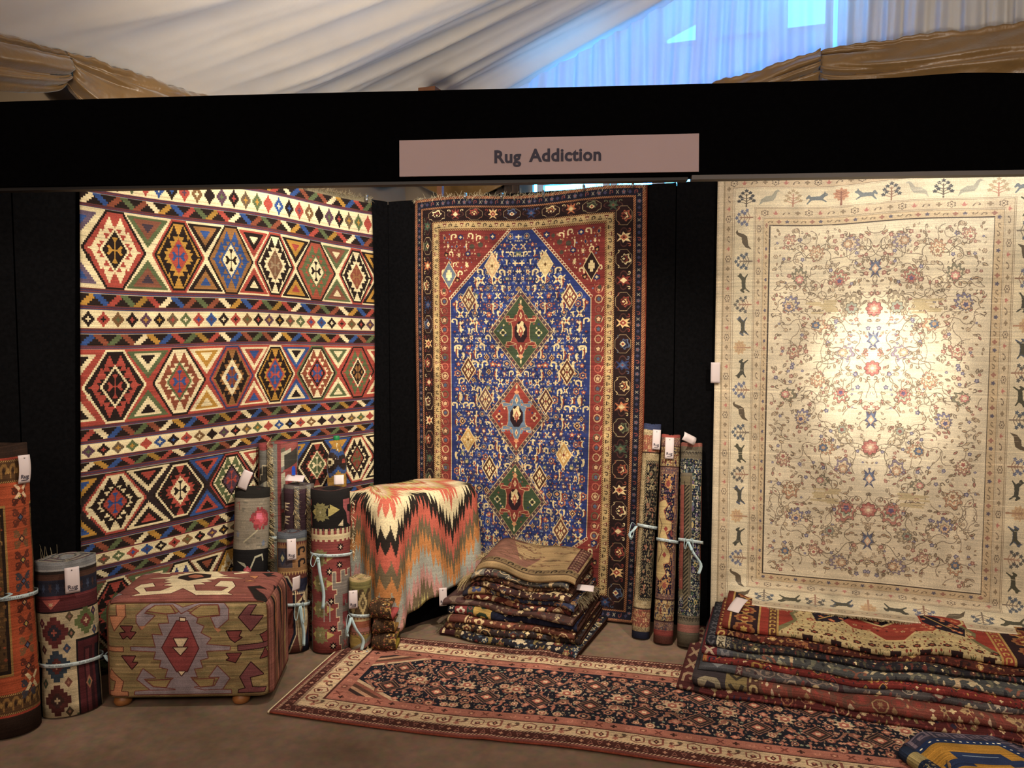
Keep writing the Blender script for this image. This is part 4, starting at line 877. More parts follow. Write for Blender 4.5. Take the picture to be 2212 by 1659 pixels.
swag(eavep(.75, 3.01), eavep(-.05, 3.03), NE, .30, .12, .10, 'gold satin swag hidden mostly behind the fascia, in the corner', seed=4)
def gp(s, z): return arr(onG(s, z, .12))
swag(gp(-.05, 3.2), gp(1.27, 3.2), NB, .58, .1, .1, 'gold satin swag hanging low, glimpsed between fascia and blue rug', seed=3)
swag(gp(1.27, 3.2), gp(3.0, 3.395), NB, .27, .1, .20, 'pale gold swag rising to its knot in front of the blue-lit curtain', dip=.07, seed=5)
swag(gp(3.0, 3.385), gp(5.4, 3.34), NB, .36, .20, .2, 'broad gold satin swag right of its knot under the white curtain', dip=-.045, seed=6)
# a block of timber lying on the far side of the fascia
q = MB(); q.box((-.49, 4.70, 3.06), (.055, .05, .026), frame(BD, -NB)); q.box((-.43, 4.68, 2.72), (.016, .016, .33), frame(BD, -NB))
q.build('timber_post', plain('old_timber', '5a3a26', .7, .2, .25, 14, .1), smooth=False, label='end of a wooden post rising behind the fascia, near mid picture', cat='post')

# ================================================================== the three hanging rugs
def fringe(name, pts, dirs, length, mat, parent, n, r=.0012, wild=.3, seed=1, gravity=.5, lay=None):
    """loose warp threads along a polyline; nobody could count them"""
    R = np.random.default_rng(seed); pts = np.asarray(pts, float); dirs = np.asarray(dirs, float)
    seg = np.linalg.norm(np.diff(pts, axis=0), axis=1); acc = np.concatenate([[0], np.cumsum(seg)])
    V = []; F = []; k = 0
    for i in range(n):
        t = (i + R.uniform(0, 1)) / n * acc[-1]
        b = np.array([np.interp(t, acc, pts[:, c]) for c in range(3)]); d = np.array([np.interp(t, acc, dirs[:, c]) for c in range(3)])
        d = d + R.normal(0, wild, 3); d /= np.linalg.norm(d); L = length * R.uniform(.6, 1.1); p = b.copy(); q = [p]
        for j in range(4):
            d = d + np.array([0, 0, -gravity * .35]) + R.normal(0, wild * .35, 3); d /= np.linalg.norm(d); p = p + d * L / 4
            if lay is not None and p[2] < lay + r: p = p.copy(); p[2] = lay + r + R.uniform(0, .004)
            q.append(p)
        for j, p in enumerate(q):
            w = r * (1 - .12 * j)
            V += [p + (w, 0, 0), p + (-w * .5, w * .8, 0), p + (-w * .5, -w * .8, w * .3)]
        for j in range(4):
            for c in range(3): F.append((k + j * 3 + c, k + j * 3 + (c + 1) % 3, k + (j + 1) * 3 + (c + 1) % 3, k + (j + 1) * 3 + c))
        k += 15
    return mk(name, V, F, mat, parent=parent, kind='stuff')
def clip(parent, p, R3):
    q = MB(); p = np.array(p); q.box(p, (.006, .009, .016), R3); q.box(p + R3 @ np.array([0, 0, .018]), (.0045, .012, .004), R3); q.tube([p + R3 @ np.array([0, -.012, .016]), p + R3 @ np.array([0, -.013, .0]), p + R3 @ np.array([0, -.011, -.014])], .0022, 6)
    return q.build('clip', M_STEEL, parent=parent)

# kilim on the left wall
ZL = [2.47, 2.285, 2.23, 2.218, 1.836, 1.81, 1.757, 1.735, 1.652, 1.619, 1.57, 1.55, 1.187, 1.17, 1.12, 1.103, 1.035, 1.016, .979, .952, .65, .0]
ZR = [2.445, 2.215, 2.159, 2.131, 1.803, 1.78, 1.733, 1.721, 1.651, 1.62, 1.577, 1.555, 1.243, 1.226, 1.189, 1.152, 1.10, 1.077, 1.046, 1.017, .73, .08]
ZLr, ZRr = np.array(ZL[::-1]), np.array(ZR[::-1])
M_KILIM = woven('kilim_weave', kilim_design(), .92, .1, .35, 260, sat=.95, val=.86)
def kilim_fn(u, v):
    zl = 2.47 - v * 2.45; zr = np.interp(zl, ZLr, ZRr)
    s = 1.732 + .07 * v * (1 - u) - u * (1.592 + .012 * np.sin(v * 5))
    w = u + .05 * np.sin(u * PI) * np.sin(v * 2 + .5)
    z = zl * (1 - w) + zr * w - .012 * np.sin(u * PI * 2.2 + 1) * (1 - v)
    o = .016 + .010 * np.sin(u * 6 + 1) * (.3 + v) + .007 * np.sin(u * 14 + v * 4) + .012 * v ** 3 * (1 + np.sin(u * 7)) + .04 * np.clip(v - .93, 0, 1) / .07 * .5
    z = np.maximum(z, .012)
    return onL(s, z, o)
kil = sheet('hanging_kilim', kilim_fn, 120, 160, M_KILIM, th=-.005, origin=arr(onL(.93, 0, .01)), label='large hanging flat-woven kilim with rows of stepped hexagons in cream, red and black', cat='rug')
us = np.linspace(0, 1, 40); fp = np.stack(kilim_fn(us, 0 * us), -1) + NL * .004
fringe('fringe', fp[18:], np.tile(ZZ * .3 + NL * .25, (22, 1)), .035, M_GREYY, kil, 700, .0013, .5, 3)
RL = frame(-LD, -NL)
for u in (.72, .97): clip(kil, np.array([float(x) for x in kilim_fn(np.array(u), np.array(0.0))]) + NL * .016 - ZZ * .006, RL)
# knotted blue carpet on the back wall
M_BLUE = woven('blue_carpet_pile', blue_design(), .88, .14, .4, 420, sheen=.04, sat=.9, val=.94)
def blue_fn(u, v):
    s = .205 + u * 1.395 - .04 * v ** 3 * (u - .2)
    z = 2.425 - v * 2.43 + .012 * np.sin(u * 9) * np.exp(-v * 5) + .004
    o = .02 + .010 * np.sin(u * 8 + 2) * (1 - .5 * v) + .006 * np.sin(v * 7 + u * 3) + .035 * v ** 4
    o = o + .05 * np.clip((v - .975) / .025, 0, 1) ** 2
    return onB(s, np.maximum(z, .012), o)
blu = sheet('hanging_carpet', blue_fn, 90, 150, M_BLUE, th=-.009, origin=arr(onB(.9, 0, .02)), label='tall hanging blue carpet with three diamond medallions on the back wall', cat='rug')
ub = np.linspace(0, 1, 60); fp = np.stack(blue_fn(ub, 0 * ub), -1) + NB * .003
fringe('fringe', fp, np.tile(ZZ * .45 + NB * .35, (60, 1)), .042, M_IVORY, blu, 520, .0012, .7, 5, .9)
RB = frame(BD, -NB)
for u in (.235, .40, .585, .755, .95): clip(blu, np.array([float(x) for x in blue_fn(np.array(u), np.array(0.0))]) + NB * .016 - ZZ * .004, RB)
q = MB(); vv = np.linspace(0, 1, 60)
for u in (0., 1.):
    q = MB(); q.tube(np.stack(blue_fn(0 * vv + u, vv), -1) - NB * .002, .006, 6); q.build('selvedge', plain('selvedge_red_brown', '6b3426', .9, .1, .35, 90, .2), parent=blu)
# pale silk carpet
M_SILK = woven('pale_silk_pile', silk_design(), .55, .38, .25, 300, sheen=.15, sat=.72, val=1.06)
def silk_fn(u, v):
    s = 1.98 + u * 1.55 - .003 * v
    L = v * 2.36
    wgt = np.clip((s - 2.03) / .16, 0, 1); wgt = wgt * wgt * (3 - 2 * wgt)
    z0 = 2.447 - L + .010 * np.sin(u * 12 + .5) * np.exp(-v * 4)
    # over the pile below: bends outward along the pile's top
    zb = .30; c = np.clip(L - (2.447 - zb), 0, 1)
    zc = np.where(c > 0, np.maximum(zb - c * .62, .238), z0); oc = np.where(c > 0, c * .95, 0)
    z = np.where(c > 0, z0 * (1 - wgt) + zc * wgt, z0); o = .018 + oc * wgt
    o = o + .010 * np.sin(u * 7 + 1) * (1 - v * .4) + .012 * np.sin(u * 16 + v * 3) * (.15 + .5 * np.exp(-v * 6)) + .02 * v ** 2
    return onB(s, np.maximum(z, .012), o)
slk = sheet('hanging_silk_carpet', silk_fn, 120, 150, M_SILK, th=-.005, origin=arr(onB(2.7, 0, .02)), label='large pale cream floral silk carpet with animal border hanging brightly lit', cat='rug')
ub = np.linspace(0, 1, 60); fp = np.stack(silk_fn(ub, 0 * ub + 1), -1)
fringe('fringe', fp[:12], np.tile(-ZZ * .7 + NB * .2, (12, 1)), .03, M_IVORY, slk, 240, .001, .4, 6, .6)
fringe('fringe', fp[11:], np.tile(NB * .9 - ZZ * .1, (49, 1)), .03, M_IVORY, slk, 700, .001, .35, 8, .2, lay=.232)
clip(slk, np.array([float(x) for x in silk_fn(np.array(.02), np.array(0.004))]) + NB * .016, RB)

# ================================================================== writing: a tiny pixel face for ribbon and tag print
GLY = {'R': ['11110', '10001', '10001', '11110', '10100', '10010', '10001'], 'u': ['00000', '00000', '10001', '10001', '10001', '10011', '01101'], 'g': ['00000', '01111', '10001', '10001', '01111', '00001', '11110'],
       'A': ['00100', '01010', '10001', '10001', '11111', '10001', '10001'], 'd': ['00001', '00001', '01101', '10011', '10001', '10011', '01101'], 'i': ['00100', '00000', '01100', '00100', '00100', '00100', '01110'],
       'c': ['00000', '00000', '01111', '10000', '10000', '10000', '01111'], 't': ['00100', '00100', '01110', '00100', '00100', '00101', '00010'], 'o': ['00000', '00000', '01110', '10001', '10001', '10001', '01110'], 'n': ['00000', '00000', '11110', '10001', '10001', '10001', '10001'], ' ': ['00000'] * 7}
def pixel_text(L, txt, x, y, px, c):
    for ch in txt:
        for j, row in enumerate(GLY[ch]):
            for i, b_ in enumerate(row):
                if b_ == '1': L.rect(x + i * px, y + j * px, x + (i + 1) * px, y + (j + 1) * px, c)
        x += 6 * px
def ribbon_design():
    L = Loom(24, 1.8, 22, 'b9ced3'); 
    for k in range(2): pixel_text(L, 'Rug Addiction', 1.2 + k * 12, .45, .125, '3a4654')
    L.rect(0, 0, 24, .08, '9ab4bc'); L.rect(0, 1.72, 24, 1.8, '9ab4bc')
    return L
M_RIB = woven('pale_blue_ribbon', ribbon_design(), .45, .4, .08, 300)
M_RIBP = plain('pale_blue_satin', 'adc6cd', .4, .45, .06, 60, .05)

# ================================================================== rolled rugs
CAM = np.array([0, 0, 1.6])
def roll(name, label, base, top, r, design, flat=.9, turns=3.2, th=.011, group=None, back=None, phi0=-1.25, rib=None, mat=None, sq=.04, skew=0.0, rough=.92, sat=.84, val=1.0, gap=1.25):
    base, top = np.array(base, float), np.array(top, float); A = top - base; H = np.linalg.norm(A); A /= H
    D = CAM - base; Y = D - (D @ A) * A; Y /= np.linalg.norm(Y); X = np.cross(A, Y)
    m = mat or woven(name + '_' + label.split()[0] + '_weave', design, rough, .12, .35, 380, sat=sat, val=val)
    ph1 = phi0 + 2 * PI * turns
    def rad(ph, h): 
        rr = r - th * gap * (ph - phi0) / (2 * PI) * 1.0
        rr = np.where(ph - phi0 < .5, rr + 0 * ph, rr)
        s = 0
        if rib is not None: s = sq * np.exp(-((h - rib) / .06) ** 2)
        return rr * (1 - s) * (1 + .012 * np.sin(h * 17 + ph))
    def fn(u, v):
        ph = phi0 + (ph1 - phi0) * u; h = H * (1 - v)
        rr = rad(ph, h)
        lift = .004 * np.sin(3 * ph) * (v < .02) + skew * np.cos(ph) * r * (1 - v)
        P = base + A * (h + lift)[..., None] + X * (-np.cos(ph) * rr)[..., None] + Y * (np.sin(ph) * rr * flat)[..., None]
        return P[..., 0], P[..., 1], P[..., 2]
    o = sheet(name, fn, int(turns * 36), 14, m, th=th * .9, uvfn=lambda u, v: ((phi0 + (ph1 - phi0) * u - .32) / (PI - .64), v), back=back, origin=base, label=label, cat='rolled rug', group=group)
    fr = dict(base=base, A=A, X=X, Y=Y, H=H, r=r, flat=flat, rad=rad)
    if rib is not None:
        def rb(u, v):
            ph = 2 * PI * u + PI; hh = rib + (.5 - v) * .016 + .006 * np.sin(ph + 1)
            rr = r * (1 - sq * .95) + .0045
            P = base + A * hh[..., None] + X * (-np.cos(ph) * rr)[..., None] + Y * (np.sin(ph) * rr * flat)[..., None]
            return P[..., 0], P[..., 1], P[..., 2]
        rbn = sheet('ribbon', rb, 48, 2, M_RIB, th=.0012, uvfn=lambda u, v: ((u * 2 * PI * r / .24), v), parent=o)
        fr['ribbon'] = rbn; fr['rib'] = rib
    o2 = o
    return o, fr
def at_roll(fr, ph, h, d=0.0):
    rr = fr['r'] + d; return fr['base'] + fr['A'] * h + fr['X'] * (-math.cos(ph) * rr) + fr['Y'] * (math.sin(ph) * (fr['r'] * fr['flat'] + d))
def strap(name, P, wdir, w, parent, mat=None, th=.0012):
    P = np.asarray(P, float); W = np.asarray(wdir, float); W = W / np.linalg.norm(W)
    n = len(P); wd = np.broadcast_to(W, (n, 3))
    G = np.stack([P + wd * w / 2, P - wd * w / 2], 0)
    V, F, uv, na = sheet_data(G, np.stack(np.meshgrid(np.linspace(0, 1, n), [1, 0]), -1), th)
    return mk(name, V, F, mat or M_RIBP, uv=uv, parent=parent)
def curve(pts, n=14):
    pts = np.asarray(pts, float); t = np.linspace(0, len(pts) - 1, n); o = []
    for x in t:
        i = min(int(x), len(pts) - 2); f = x - i; p0, p1, p2, p3 = pts[max(i - 1, 0)], pts[i], pts[i + 1], pts[min(i + 2, len(pts) - 1)]
        o.append(.5 * ((2 * p1) + (-p0 + p2) * f + (2 * p0 - 5 * p1 + 4 * p2 - p3) * f * f + (-p0 + 3 * p1 - 3 * p2 + p3) * f ** 3))
    return np.array(o)
def bow(fr, ph, loops=((-1, .05, -.035), (1, .03, -.02)), tails=((-.01, -.10),), w=.016):
    c = at_roll(fr, ph, fr['rib'], .012); X, Y, A = fr['X'], fr['Y'], fr['A']; rb = fr['ribbon']
    for s, dx, dz in loops:
        p = [c, c + X * s * dx * .7 + A * .016 + Y * .014, c + X * s * dx + A * dz * .6 + Y * .018, c + X * s * dx * .6 + A * dz + Y * .015, c + X * s * .003 - A * .003 + Y * .006]
        strap('bow_loop', curve(p, 16), A * .25 + Y * .9 + X * s * .2, w, rb)
    for dx, dz in tails:
        p = [c + Y * .004, c + X * dx * .5 + A * dz * .35 + Y * .016, c + X * dx * 1.2 + A * dz * .7 + Y * .01, c + X * dx + A * dz + Y * .012]
        strap('bow_tail', curve(p, 12), X * .9 + Y * .3, w, rb)
def price_tag(label, c, right, up, w=.046, h=.105, curl=.008, txt=True, string=None, parent_group='white price tags on the rugs'):
    right = np.array(right, float) / np.linalg.norm(right); up = np.array(up, float); up = up - (up @ right) * right; up /= np.linalg.norm(up); n = np.cross(right, up); c = np.array(c, float)
    def fn(u, v):
        P = c + right * ((u - .5) * w)[..., None] + up * ((.5 - v) * h)[..., None] + n * (curl * np.sin(PI * v) * 1.0 - curl * .5 * u)[..., None]
        return P[..., 0], P[..., 1], P[..., 2]
    o = sheet('price_tag', fn, 4, 10, M_WHITE_CARD, th=-.0009, origin=c, label=label, cat='tag', group=parent_group)
    if txt:
        p = lambda v: c + up * (.5 - v) * h + n * (curl * math.sin(PI * v) + .0016 - curl * .25)
        sl = up + n * (-curl * PI * math.cos(PI * .78) / h) * 1.0
        lettering('Rug', p(.76), right - n * curl * .5 / w, sl, w * .46, M_INK2, o, bold=.012)
        lettering('Addiction', p(.885), right - n * curl * .5 / w, sl, w * .14, M_INK2, o, bold=.01)
        q = MB(); q.tube([c + up * h * .40 + n * .001, c + up * h * .40 + n * .004], .0025, 8); q.build('eyelet', M_STEEL, parent=o)
    if string is not None:
        q = MB(); q.tube(curve([c + up * h * .40 + n * .003, (c + up * h * .4 + np.array(string)) / 2 + n * .012, np.array(string)], 8), .0009, 5); q.build('string', M_CREAMY, parent=o)
    return o
M_INK2 = plain('grey_print', '4a4652', .6, .2, .05, 30, 0)

# ---- designs for the rolls, in cm: width across the visible half, height from the top
def d_orange():
    L = Loom(34, 116, 7, '94401f'); R = random.Random(21)
    for y0, y1 in ((0, 5), (108, 116)): L.rect(0, y0, 34, y1, '2c1f19')
    for y in (5, 107): L.rect(0, y, 34, y + 1, '8c3422')
    for y0, y1 in ((6, 15), (99, 107)):
        L.rect(0, y0, 34, y1, '4a3420'); x = 2
        while x < 34: L.stamp([('7a5a30', HOOK), ('2e2018', dia(.4))], x, (y0 + y1) / 2, 1.8, (y1 - y0) * .36); L.stamp([('8a6a38', ros(4, 1, .5))], x + 2, (y0 + y1) / 2, 1.2); x += 4.2
        for y in (y0, y1 - .6): L.barber((0, y, 0, 116 - y - .7), (0, y + .7, 0, 116 - y - .7), 'a07a44', '2e2018', 1)
    L.rect(0, 24, 18.5, 92, '8a6a38'); L.rect(0, 25, 17.6, 91, '241a16'); L.rect(0, 26.4, 16.2, 89.6, '4c3822')
    scatter(L, R, 0, 28, 16, 89, [[('7a5c32', SWIRL)], [('2a1d16', VASE)], [('6a4a28', ros(5, 1, .6))], [('7a3a22', dia(.7))], [('806338', HOOK)]], 2.6, 1.15)
    y = 21
    k = 0
    while y < 99:
        a = ['4a2218', '5c2c1e', '6a4a30', '54281e', '3a3840'][k % 5]
        for m in (dia(1), ): L.stamp([(a, XX), ('8e3c1e', dia(.5)), ('2e2428', dia(.42)), (['a08a44', '46506a', 'a87a50'][k % 3], dia(.24)), (a, off(HOOK, .62, .5, .35)), (a, off(mir(HOOK), -.62, .5, .35)), (a, off(HOOK * (1, -1), .62, -.5, .35)), (a, off(HOOK * (-1, -1), -.62, -.5, .35))], 26, y, 4.4, 3.9)
        y += 8.6; k += 1
    L.stamp([('c4a888', XX), ('8e3c1e', dia(.4))], 27, 19, 4, 3); L.stamp([('c4b088', XX), ('8e3c1e', dia(.4))], 28, 96, 4.4, 3.6)
    return L.age(.06, .08, .08)
def d_stepped():
    L = Loom(38, 64, 9, 'b3a27c')
    L.rect(0, 0, 38, 3.2, '6b6d70'); L.rect(0, 3.2, 38, 4, '8a8c8c'); L.rect(0, 4, 38, 5.2, '2a221e'); L.rect(0, 5.2, 38, 7.6, '4e3226'); L.rect(0, 7.6, 38, 14, '242636')
    for i in range(10): L.stamp([(['46302e', '33405c'][i % 2], VASE)], 2 + i * 4, 10.8, 1.8, 2.4)
    L.rect(0, 14, 38, 15, '6a2026'); L.rect(0, 15, 38, 20.5, '541a20'); L.stamp([('a8402e', TRI * (1, -1)), ('c0a078', VASE * .5)], 10, 17.6, 5, 2); L.rect(0, 20.3, 38, 21, '241c1c')
    def stp(c, c2, c3, x, y, s): L.stamp([(c, stepdia(4)), ('b3a27c', np.array([(0, 0), (0, 0), (0, 0)], float)), (c2, stepdia(3) * .5), (c3, CROSS * .22)], x, y, s, s * .9)
    stp('5c1e1e', '2e2a34', '8c3a2a', 11, 29, 7.2); stp('5d6a3a', '6a2a22', 'c0a878', 27.5, 26, 6.2)
    stp('2e3c4a', '5c2420', '9c6a54', 11, 43, 7.2); stp('4e1e1a', '3a2420', 'a8926c', 11, 57, 7.0); stp('4d5a38', '6a4a34', 'a8926c', 25, 66, 6)
    for x, y, c in ((4, 25, '5c1e2a'), (19, 23, '5a4a30'), (19.5, 30, '3a3a2c'), (4, 36, '4a2420'), (17, 36, '34405c'), (4, 50, '3c4a3a'), (17, 50, '6a3a2c'), (17, 62, '4a3a28'), (33, 23, '3a2a44'), (33, 31, '34405c')): L.stamp([(c, dia(1)), ('8a5a44', dia(.4))], x, y, 2.0, 2.2)
    L.rect(21.5, 33, 38, 64, '1e1a1c'); L.rect(22.5, 34, 38, 64, '4c141c'); L.rect(25.5, 37, 31, 64, '34161c'); L.rect(26.5, 38, 28.8, 64, '5c2026'); L.stamp([('8c5a38', dia(1)), ('3a4a3a', dia(.5))], 28, 52, 2, 3); L.rect(33, 37, 38, 64, '1d1a22')
    return L.age(.05, .09, .08)
def d_floral():
    L = Loom(29, 83, 6, '807868'); R = random.Random(3); px = .9
    L.rect(0, 0, 29, 5, '22211f'); L.rect(0, 5, 29, 32, '857c6c')
    for i in range(60): x, y = R.uniform(0, 29), R.uniform(5, 32); L.rect(x, y, x + 2.7, y + .9, R.choice(['8c8474', '7a7262', '948a76', '6f6a5e']))
    for dx, dy, c in ((0, 0, 'b01c30'),):
        for k in range(170):
            a, r = R.uniform(0, 6.28), R.uniform(0, 1); x = 19.5 + math.cos(a) * r * 6.8; y = 15 + math.sin(a) * r * 5.2; x, y = round(x / px) * px, round(y / px) * px
            L.rect(x, y, x + 1.8, y + 1.8, 'd0405c' if r < .3 else ('b51a30' if r < .7 else '8c1a26'))
    L.rect(17, 13, 21, 16, 'd8577a')
    L.line('b0a888', [(9, 28), (18, 22)], .8); L.stamp([('6a7080', ros(5, 1, .5))], 4, 24, 1.8); L.stamp([('6a7488', ros(5, 1, .5))], 23, 29, 1.8); L.line('8a4a44', [(2, 8), (5, 7), (5, 11)], .6)
    L.rect(0, 32, 29, 83, '1c1b1d')
    for P in ([(4, 38), (10, 41), (12, 46), (18, 52), (25, 46), (22, 44), (18, 48), (14, 44), (10, 39)], [(3, 48), (10, 50), (16, 56), (12, 55), (5, 51)], [(20, 52), (27, 50), (24, 56), (20, 58)]): L.poly('9a9880', P)
    L.line('a8a68c', [(14, 42), (17, 36), (22, 35), (23, 38)], 1.1); L.stamp([('b02a3c', ros(5, 1, .7)), ('d05a6a', ros(4, .5, .3))], 12, 43, 2.8, 2.4)
    for x, y, s in ((4, 57, 4), (12, 59, 3.4), (6, 62, 3)): L.stamp([('a02a40', ros(6, 1, .8)), ('d8708a', ros(5, .6, .4))], x, y, s)
    for i in range(60): x, y = R.uniform(0, 29), R.uniform(55, 83); L.rect(round(x / px) * px, round(y / px) * px, round(x / px) * px + 1.8, round(y / px) * px + .9, R.choice(['a8a68c', '2a2826', '8a1c28', '6f6c5c', '8a8470']))
    L.stamp([('9c1a26', ros(6, 1, .8)), ('6a141c', ros(5, .5, .3))], 23, 72, 5)
    return L.age(.04, .06, .05)
def d_grey():
    L = Loom(34, 104, 5.5, '6e6f6b'); R = random.Random(8)
    L.rect(0, 0, 34, 4, '8c2a30'); L.rect(10, 0, 34, 6, '8a3a34')
    for k in range(34): x, y = R.uniform(0, 34), R.uniform(4, 104); L.poly(R.choice(['8a2c2c', '4b463c', '7a7c78', '5e5a4c', '9a2a30', 'a8a48c', '3c3a36']), [(x - 8, y), (x + 8, y - 5), (x + 8, y + 3), (x - 8, y + 8)])
    L.rect(13, 0, 16, 104, '74766f'); L.rect(16, 0, 18.5, 104, '7a2a2a'); L.line('c9bd98', [(2, 20), (2, 17), (4, 17), (4, 12), (9, 12), (9, 9)], .7)
    L.stamp([('a89a5c', star(4, 1, .4))], 30, 20, 3)
    for y in (30, 50, 70, 90): L.stamp([('8c2a2a', TRI)], 27, y, 5, 4)
    return L.age(.06, .07, .06)
def d_purple():
    L = Loom(26, 82, 6, '3a2630')
    L.rect(0, 0, 26, 2, '5a5450')
    for x in (9, 18): L.rect(x, 0, x + 3.6, 82, '6a6a68')
    for y in range(14, 80, 6): L.stamp([('b9a888', dia(1)), ('3a2028', dia(.6)), ('8a2c30', dia(.3))], 23, y, 2.2, 3)
    for y in range(12, 40, 7): L.stamp([('bfae8c', np.array([(-1, -1), (1, -1), (1, -.8), (-.8, -.6), (1, -.2), (-1, 0), (1, .5), (-1, .4)]))], 3, y, 2.8, 2.8)
    L.rect(0, 40, 26, 82, '3c2330'); L.line('b9a888', [(2, 40), (10, 60), (14, 82)], 1.0)
    for y in range(44, 82, 7): L.stamp([('7a2a28', ros(5, 1, .6)), ('b9a878', dia(.4))], 21, y, 2.6)
    return L.age(.06, .08, .06)
def d_navy():
    L = Loom(25, 61, 8, '5c2c22')
    L.rect(0, 0, 25, 3.5, '4a505a'); L.rect(0, 3.5, 25, 5, '6a6a5c'); L.rect(0, 5, 25, 20, '8a5f30')
    for i in range(14): L.poly('5c2422', [(i * 2 - 1, 5), (i * 2 + 1, 5), (i * 2, 7)]); L.poly('b08a44', [(i * 2 - 1, 20), (i * 2 + 1, 20), (i * 2, 22)])
    L.rect(0, 8, 12, 18, '443c44'); L.stamp([('2a3044', dia(1)), ('a09a70', dia(.5))], 5, 13, 3.4, 4)
    for y in (10, 16): L.stamp([('241c1c', HOOK), ('8a5f30', HOOK * .4)], 19, y, 3.6, 2.4)
    L.poly('b3a27c', [(0, 22), (9, 22), (14, 30), (14, 52), (9, 61), (0, 61)]); L.poly('1a1c2c', [(0, 23), (8.4, 23), (13.2, 30.4), (13.2, 52), (8, 61), (0, 61)]); L.poly('6a2a1e', [(0, 24.5), (7.6, 24.5), (11.8, 31), (11.8, 51), (7, 61), (0, 61)])
    L.poly('1e2036', [(14, 24), (25, 24), (25, 28), (18, 33), (14, 29)]); L.poly('b5a47c', [(19, 33), (25, 27), (25, 46), (16, 61), (14.5, 52), (14.5, 36)]); L.poly('181a2e', [(17, 61), (25, 48), (25, 61)])
    L.stamp([('241c20', star(4, 1, .4))], 19, 36, 2.6, 3); L.stamp([('241c20', VASE), ('c0b080', dia(.3))], 5, 40, 2.4, 3.4)
    for i in range(6): L.stamp([('d0b888', TRI)], 12 + i * 1.6, 31, .7, .9)
    return L.age(.05, .08, .06)
def d_red():
    L = Loom(33, 82, 8, '7c2a26'); R = random.Random(5)
    L.rect(0, 0, 33, 20.5, '1c1a1b')
    ol, ye = '7a7444', 'a89a4c'
    arm = np.array([(-.16, 0), (-.30, -.45), (-.75, -.35), (-.95, -.7), (-.45, -.62), (-.30, -.95), (0, -.78), (.30, -.95), (.45, -.62), (.95, -.7), (.75, -.35), (.30, -.45), (.16, 0)])
    def oliv(x, y, s):
        for a in (0, PI): L.stamp([(ol, arm)], x, y, s, s * .78, rot=a)
        for a in (PI / 2, -PI / 2): L.stamp([(ol, arm * .8)], x, y, s * .9, s * .9, rot=a)
        L.stamp([(ye, TRI)], x + s * 1.25, y, s * .34, s * .42, rot=PI / 2); L.stamp([(ye, TRI)], x - s * .9, y, s * .3, s * .3, rot=-PI / 2)
        L.stamp([('b0a880', CROSS * .2)], x, y, s * .6)
    oliv(9, 11, 6.6); L.stamp([(ye, TRI)], 19, 10, 3, 3.4, rot=PI / 2); L.poly('8f3a40', [(25, 5), (33, 5), (33, 19), (29, 17), (28, 12), (25, 9)]); L.poly('c4b490', [(21, 18), (25, 15), (25, 18.5)]); L.poly('1c1a1b', [(29, 8), (33, 8), (33, 12), (29, 11)])
    for i in range(9): L.rect(i * 4, 19.5, i * 4 + 2, 26, 'bfae84'); L.rect(i * 4 + 2.8, 19.2, i * 4 + 3.4, 22, '8a3030')
    L.rect(0, 22.4, 33, 25, 'bfae84')
    for y in (33, 46, 59, 72): oliv(8, y + 1, 6.0)
    for x, y in ((23, 29), (22, 38), (15, 41), (16, 56), (17, 70), (17, 78.5)): L.stamp([('181416', star(8, 1, .5)), ('c8b898', ros(4, .45, .15))], x, y, 3.0, 2.3)
    P = [(33, 41), (29, 41), (29, 44), (26, 44), (26, 41), (23, 41), (23, 47), (19, 47), (19, 41.5), (17, 41.5), (17, 50), (20, 50), (20, 53), (18.5, 53), (18.5, 57), (21, 57), (21, 60), (19.5, 60), (19.5, 64), (22, 64), (22, 67), (20.5, 67), (20.5, 71), (23, 71), (23, 74), (21.5, 74), (21.5, 78), (23, 78), (23, 82), (33, 82)]
    L.line('c8b690', P, .9); L.poly('77706a', P)
    for y in (53, 62): L.poly('7c2a30', [(24, y), (29, y), (29, y + 5), (27, y + 5), (27, y + 3), (26, y + 3), (26, y + 6), (24, y + 6)])
    for y in (69, 78): L.stamp([('8a3434', XX), ('9c4a40', ros(4, .5, .3))], 26, y, 2)
    for y in (50, 57, 66): L.poly('8a2a30', [(33, y), (30, y + 2), (33, y + 4)])
    L.line('9a938a', [(11, 66), (11, 58), (13, 56), (15, 58), (15, 66)], .7)
    return L.age(.05, .06, .05)
def d_tan():
    L = Loom(19, 37, 11, '6e6434'); ol = '77703a'
    L.rect(0, 0, 19, 1.6, '9a8450'); L.rect(0, 1.6, 19, 5.4, ol); L.rect(0, 5.4, 19, 20, '4a3a24'); 
    for i in range(4): L.poly(ol, [(i * 6 - 1, 5), (i * 6 + 3, 5), (i * 6 + 1, 8.5)])
    for x in (3.2, 11): L.stamp([('a8945c', stepdia(4)), ('5a4a30', stepdia(3) * .5), ('b5a26c', CROSS * .2)], x, 12.6, 3.4, 6)
    L.poly('8a6a34', [(15, 8), (19, 6), (19, 18), (15, 15)])
    L.rect(0, 20, 19, 22.6, '8a4a1e')
    for i in range(8): L.rect(i * 2.5, 18.6, i * 2.5 + 1.5, 21, 'b5a06c')
    L.rect(0, 21, 19, 22, 'b5a06c'); L.rect(0, 22.2, 19, 27, '8c4420'); L.rect(2, 25.4, 19, 28, '94564c'); L.rect(0, 27.6, 19, 29.5, '5a4526'); L.rect(0, 29, 19, 37, '8c7428')
    L.poly('85806e', [(0, 37), (19, 29), (19, 31.5), (5, 37)]); L.poly('8e584c', [(4, 37), (19, 31.2), (19, 34), (10, 37)]); L.poly('231d1a', [(9, 37), (19, 33.6), (19, 37)]); L.poly('bfae84', [(13, 37), (14.5, 35), (16, 37)])
    for i in range(7): L.poly('94563c', [(i * 2.8, 27.8), (i * 2.8 + 1.4, 29.8), (i * 2.8 + 2.8, 27.8)])
    return L.age(.06, .07, .06)
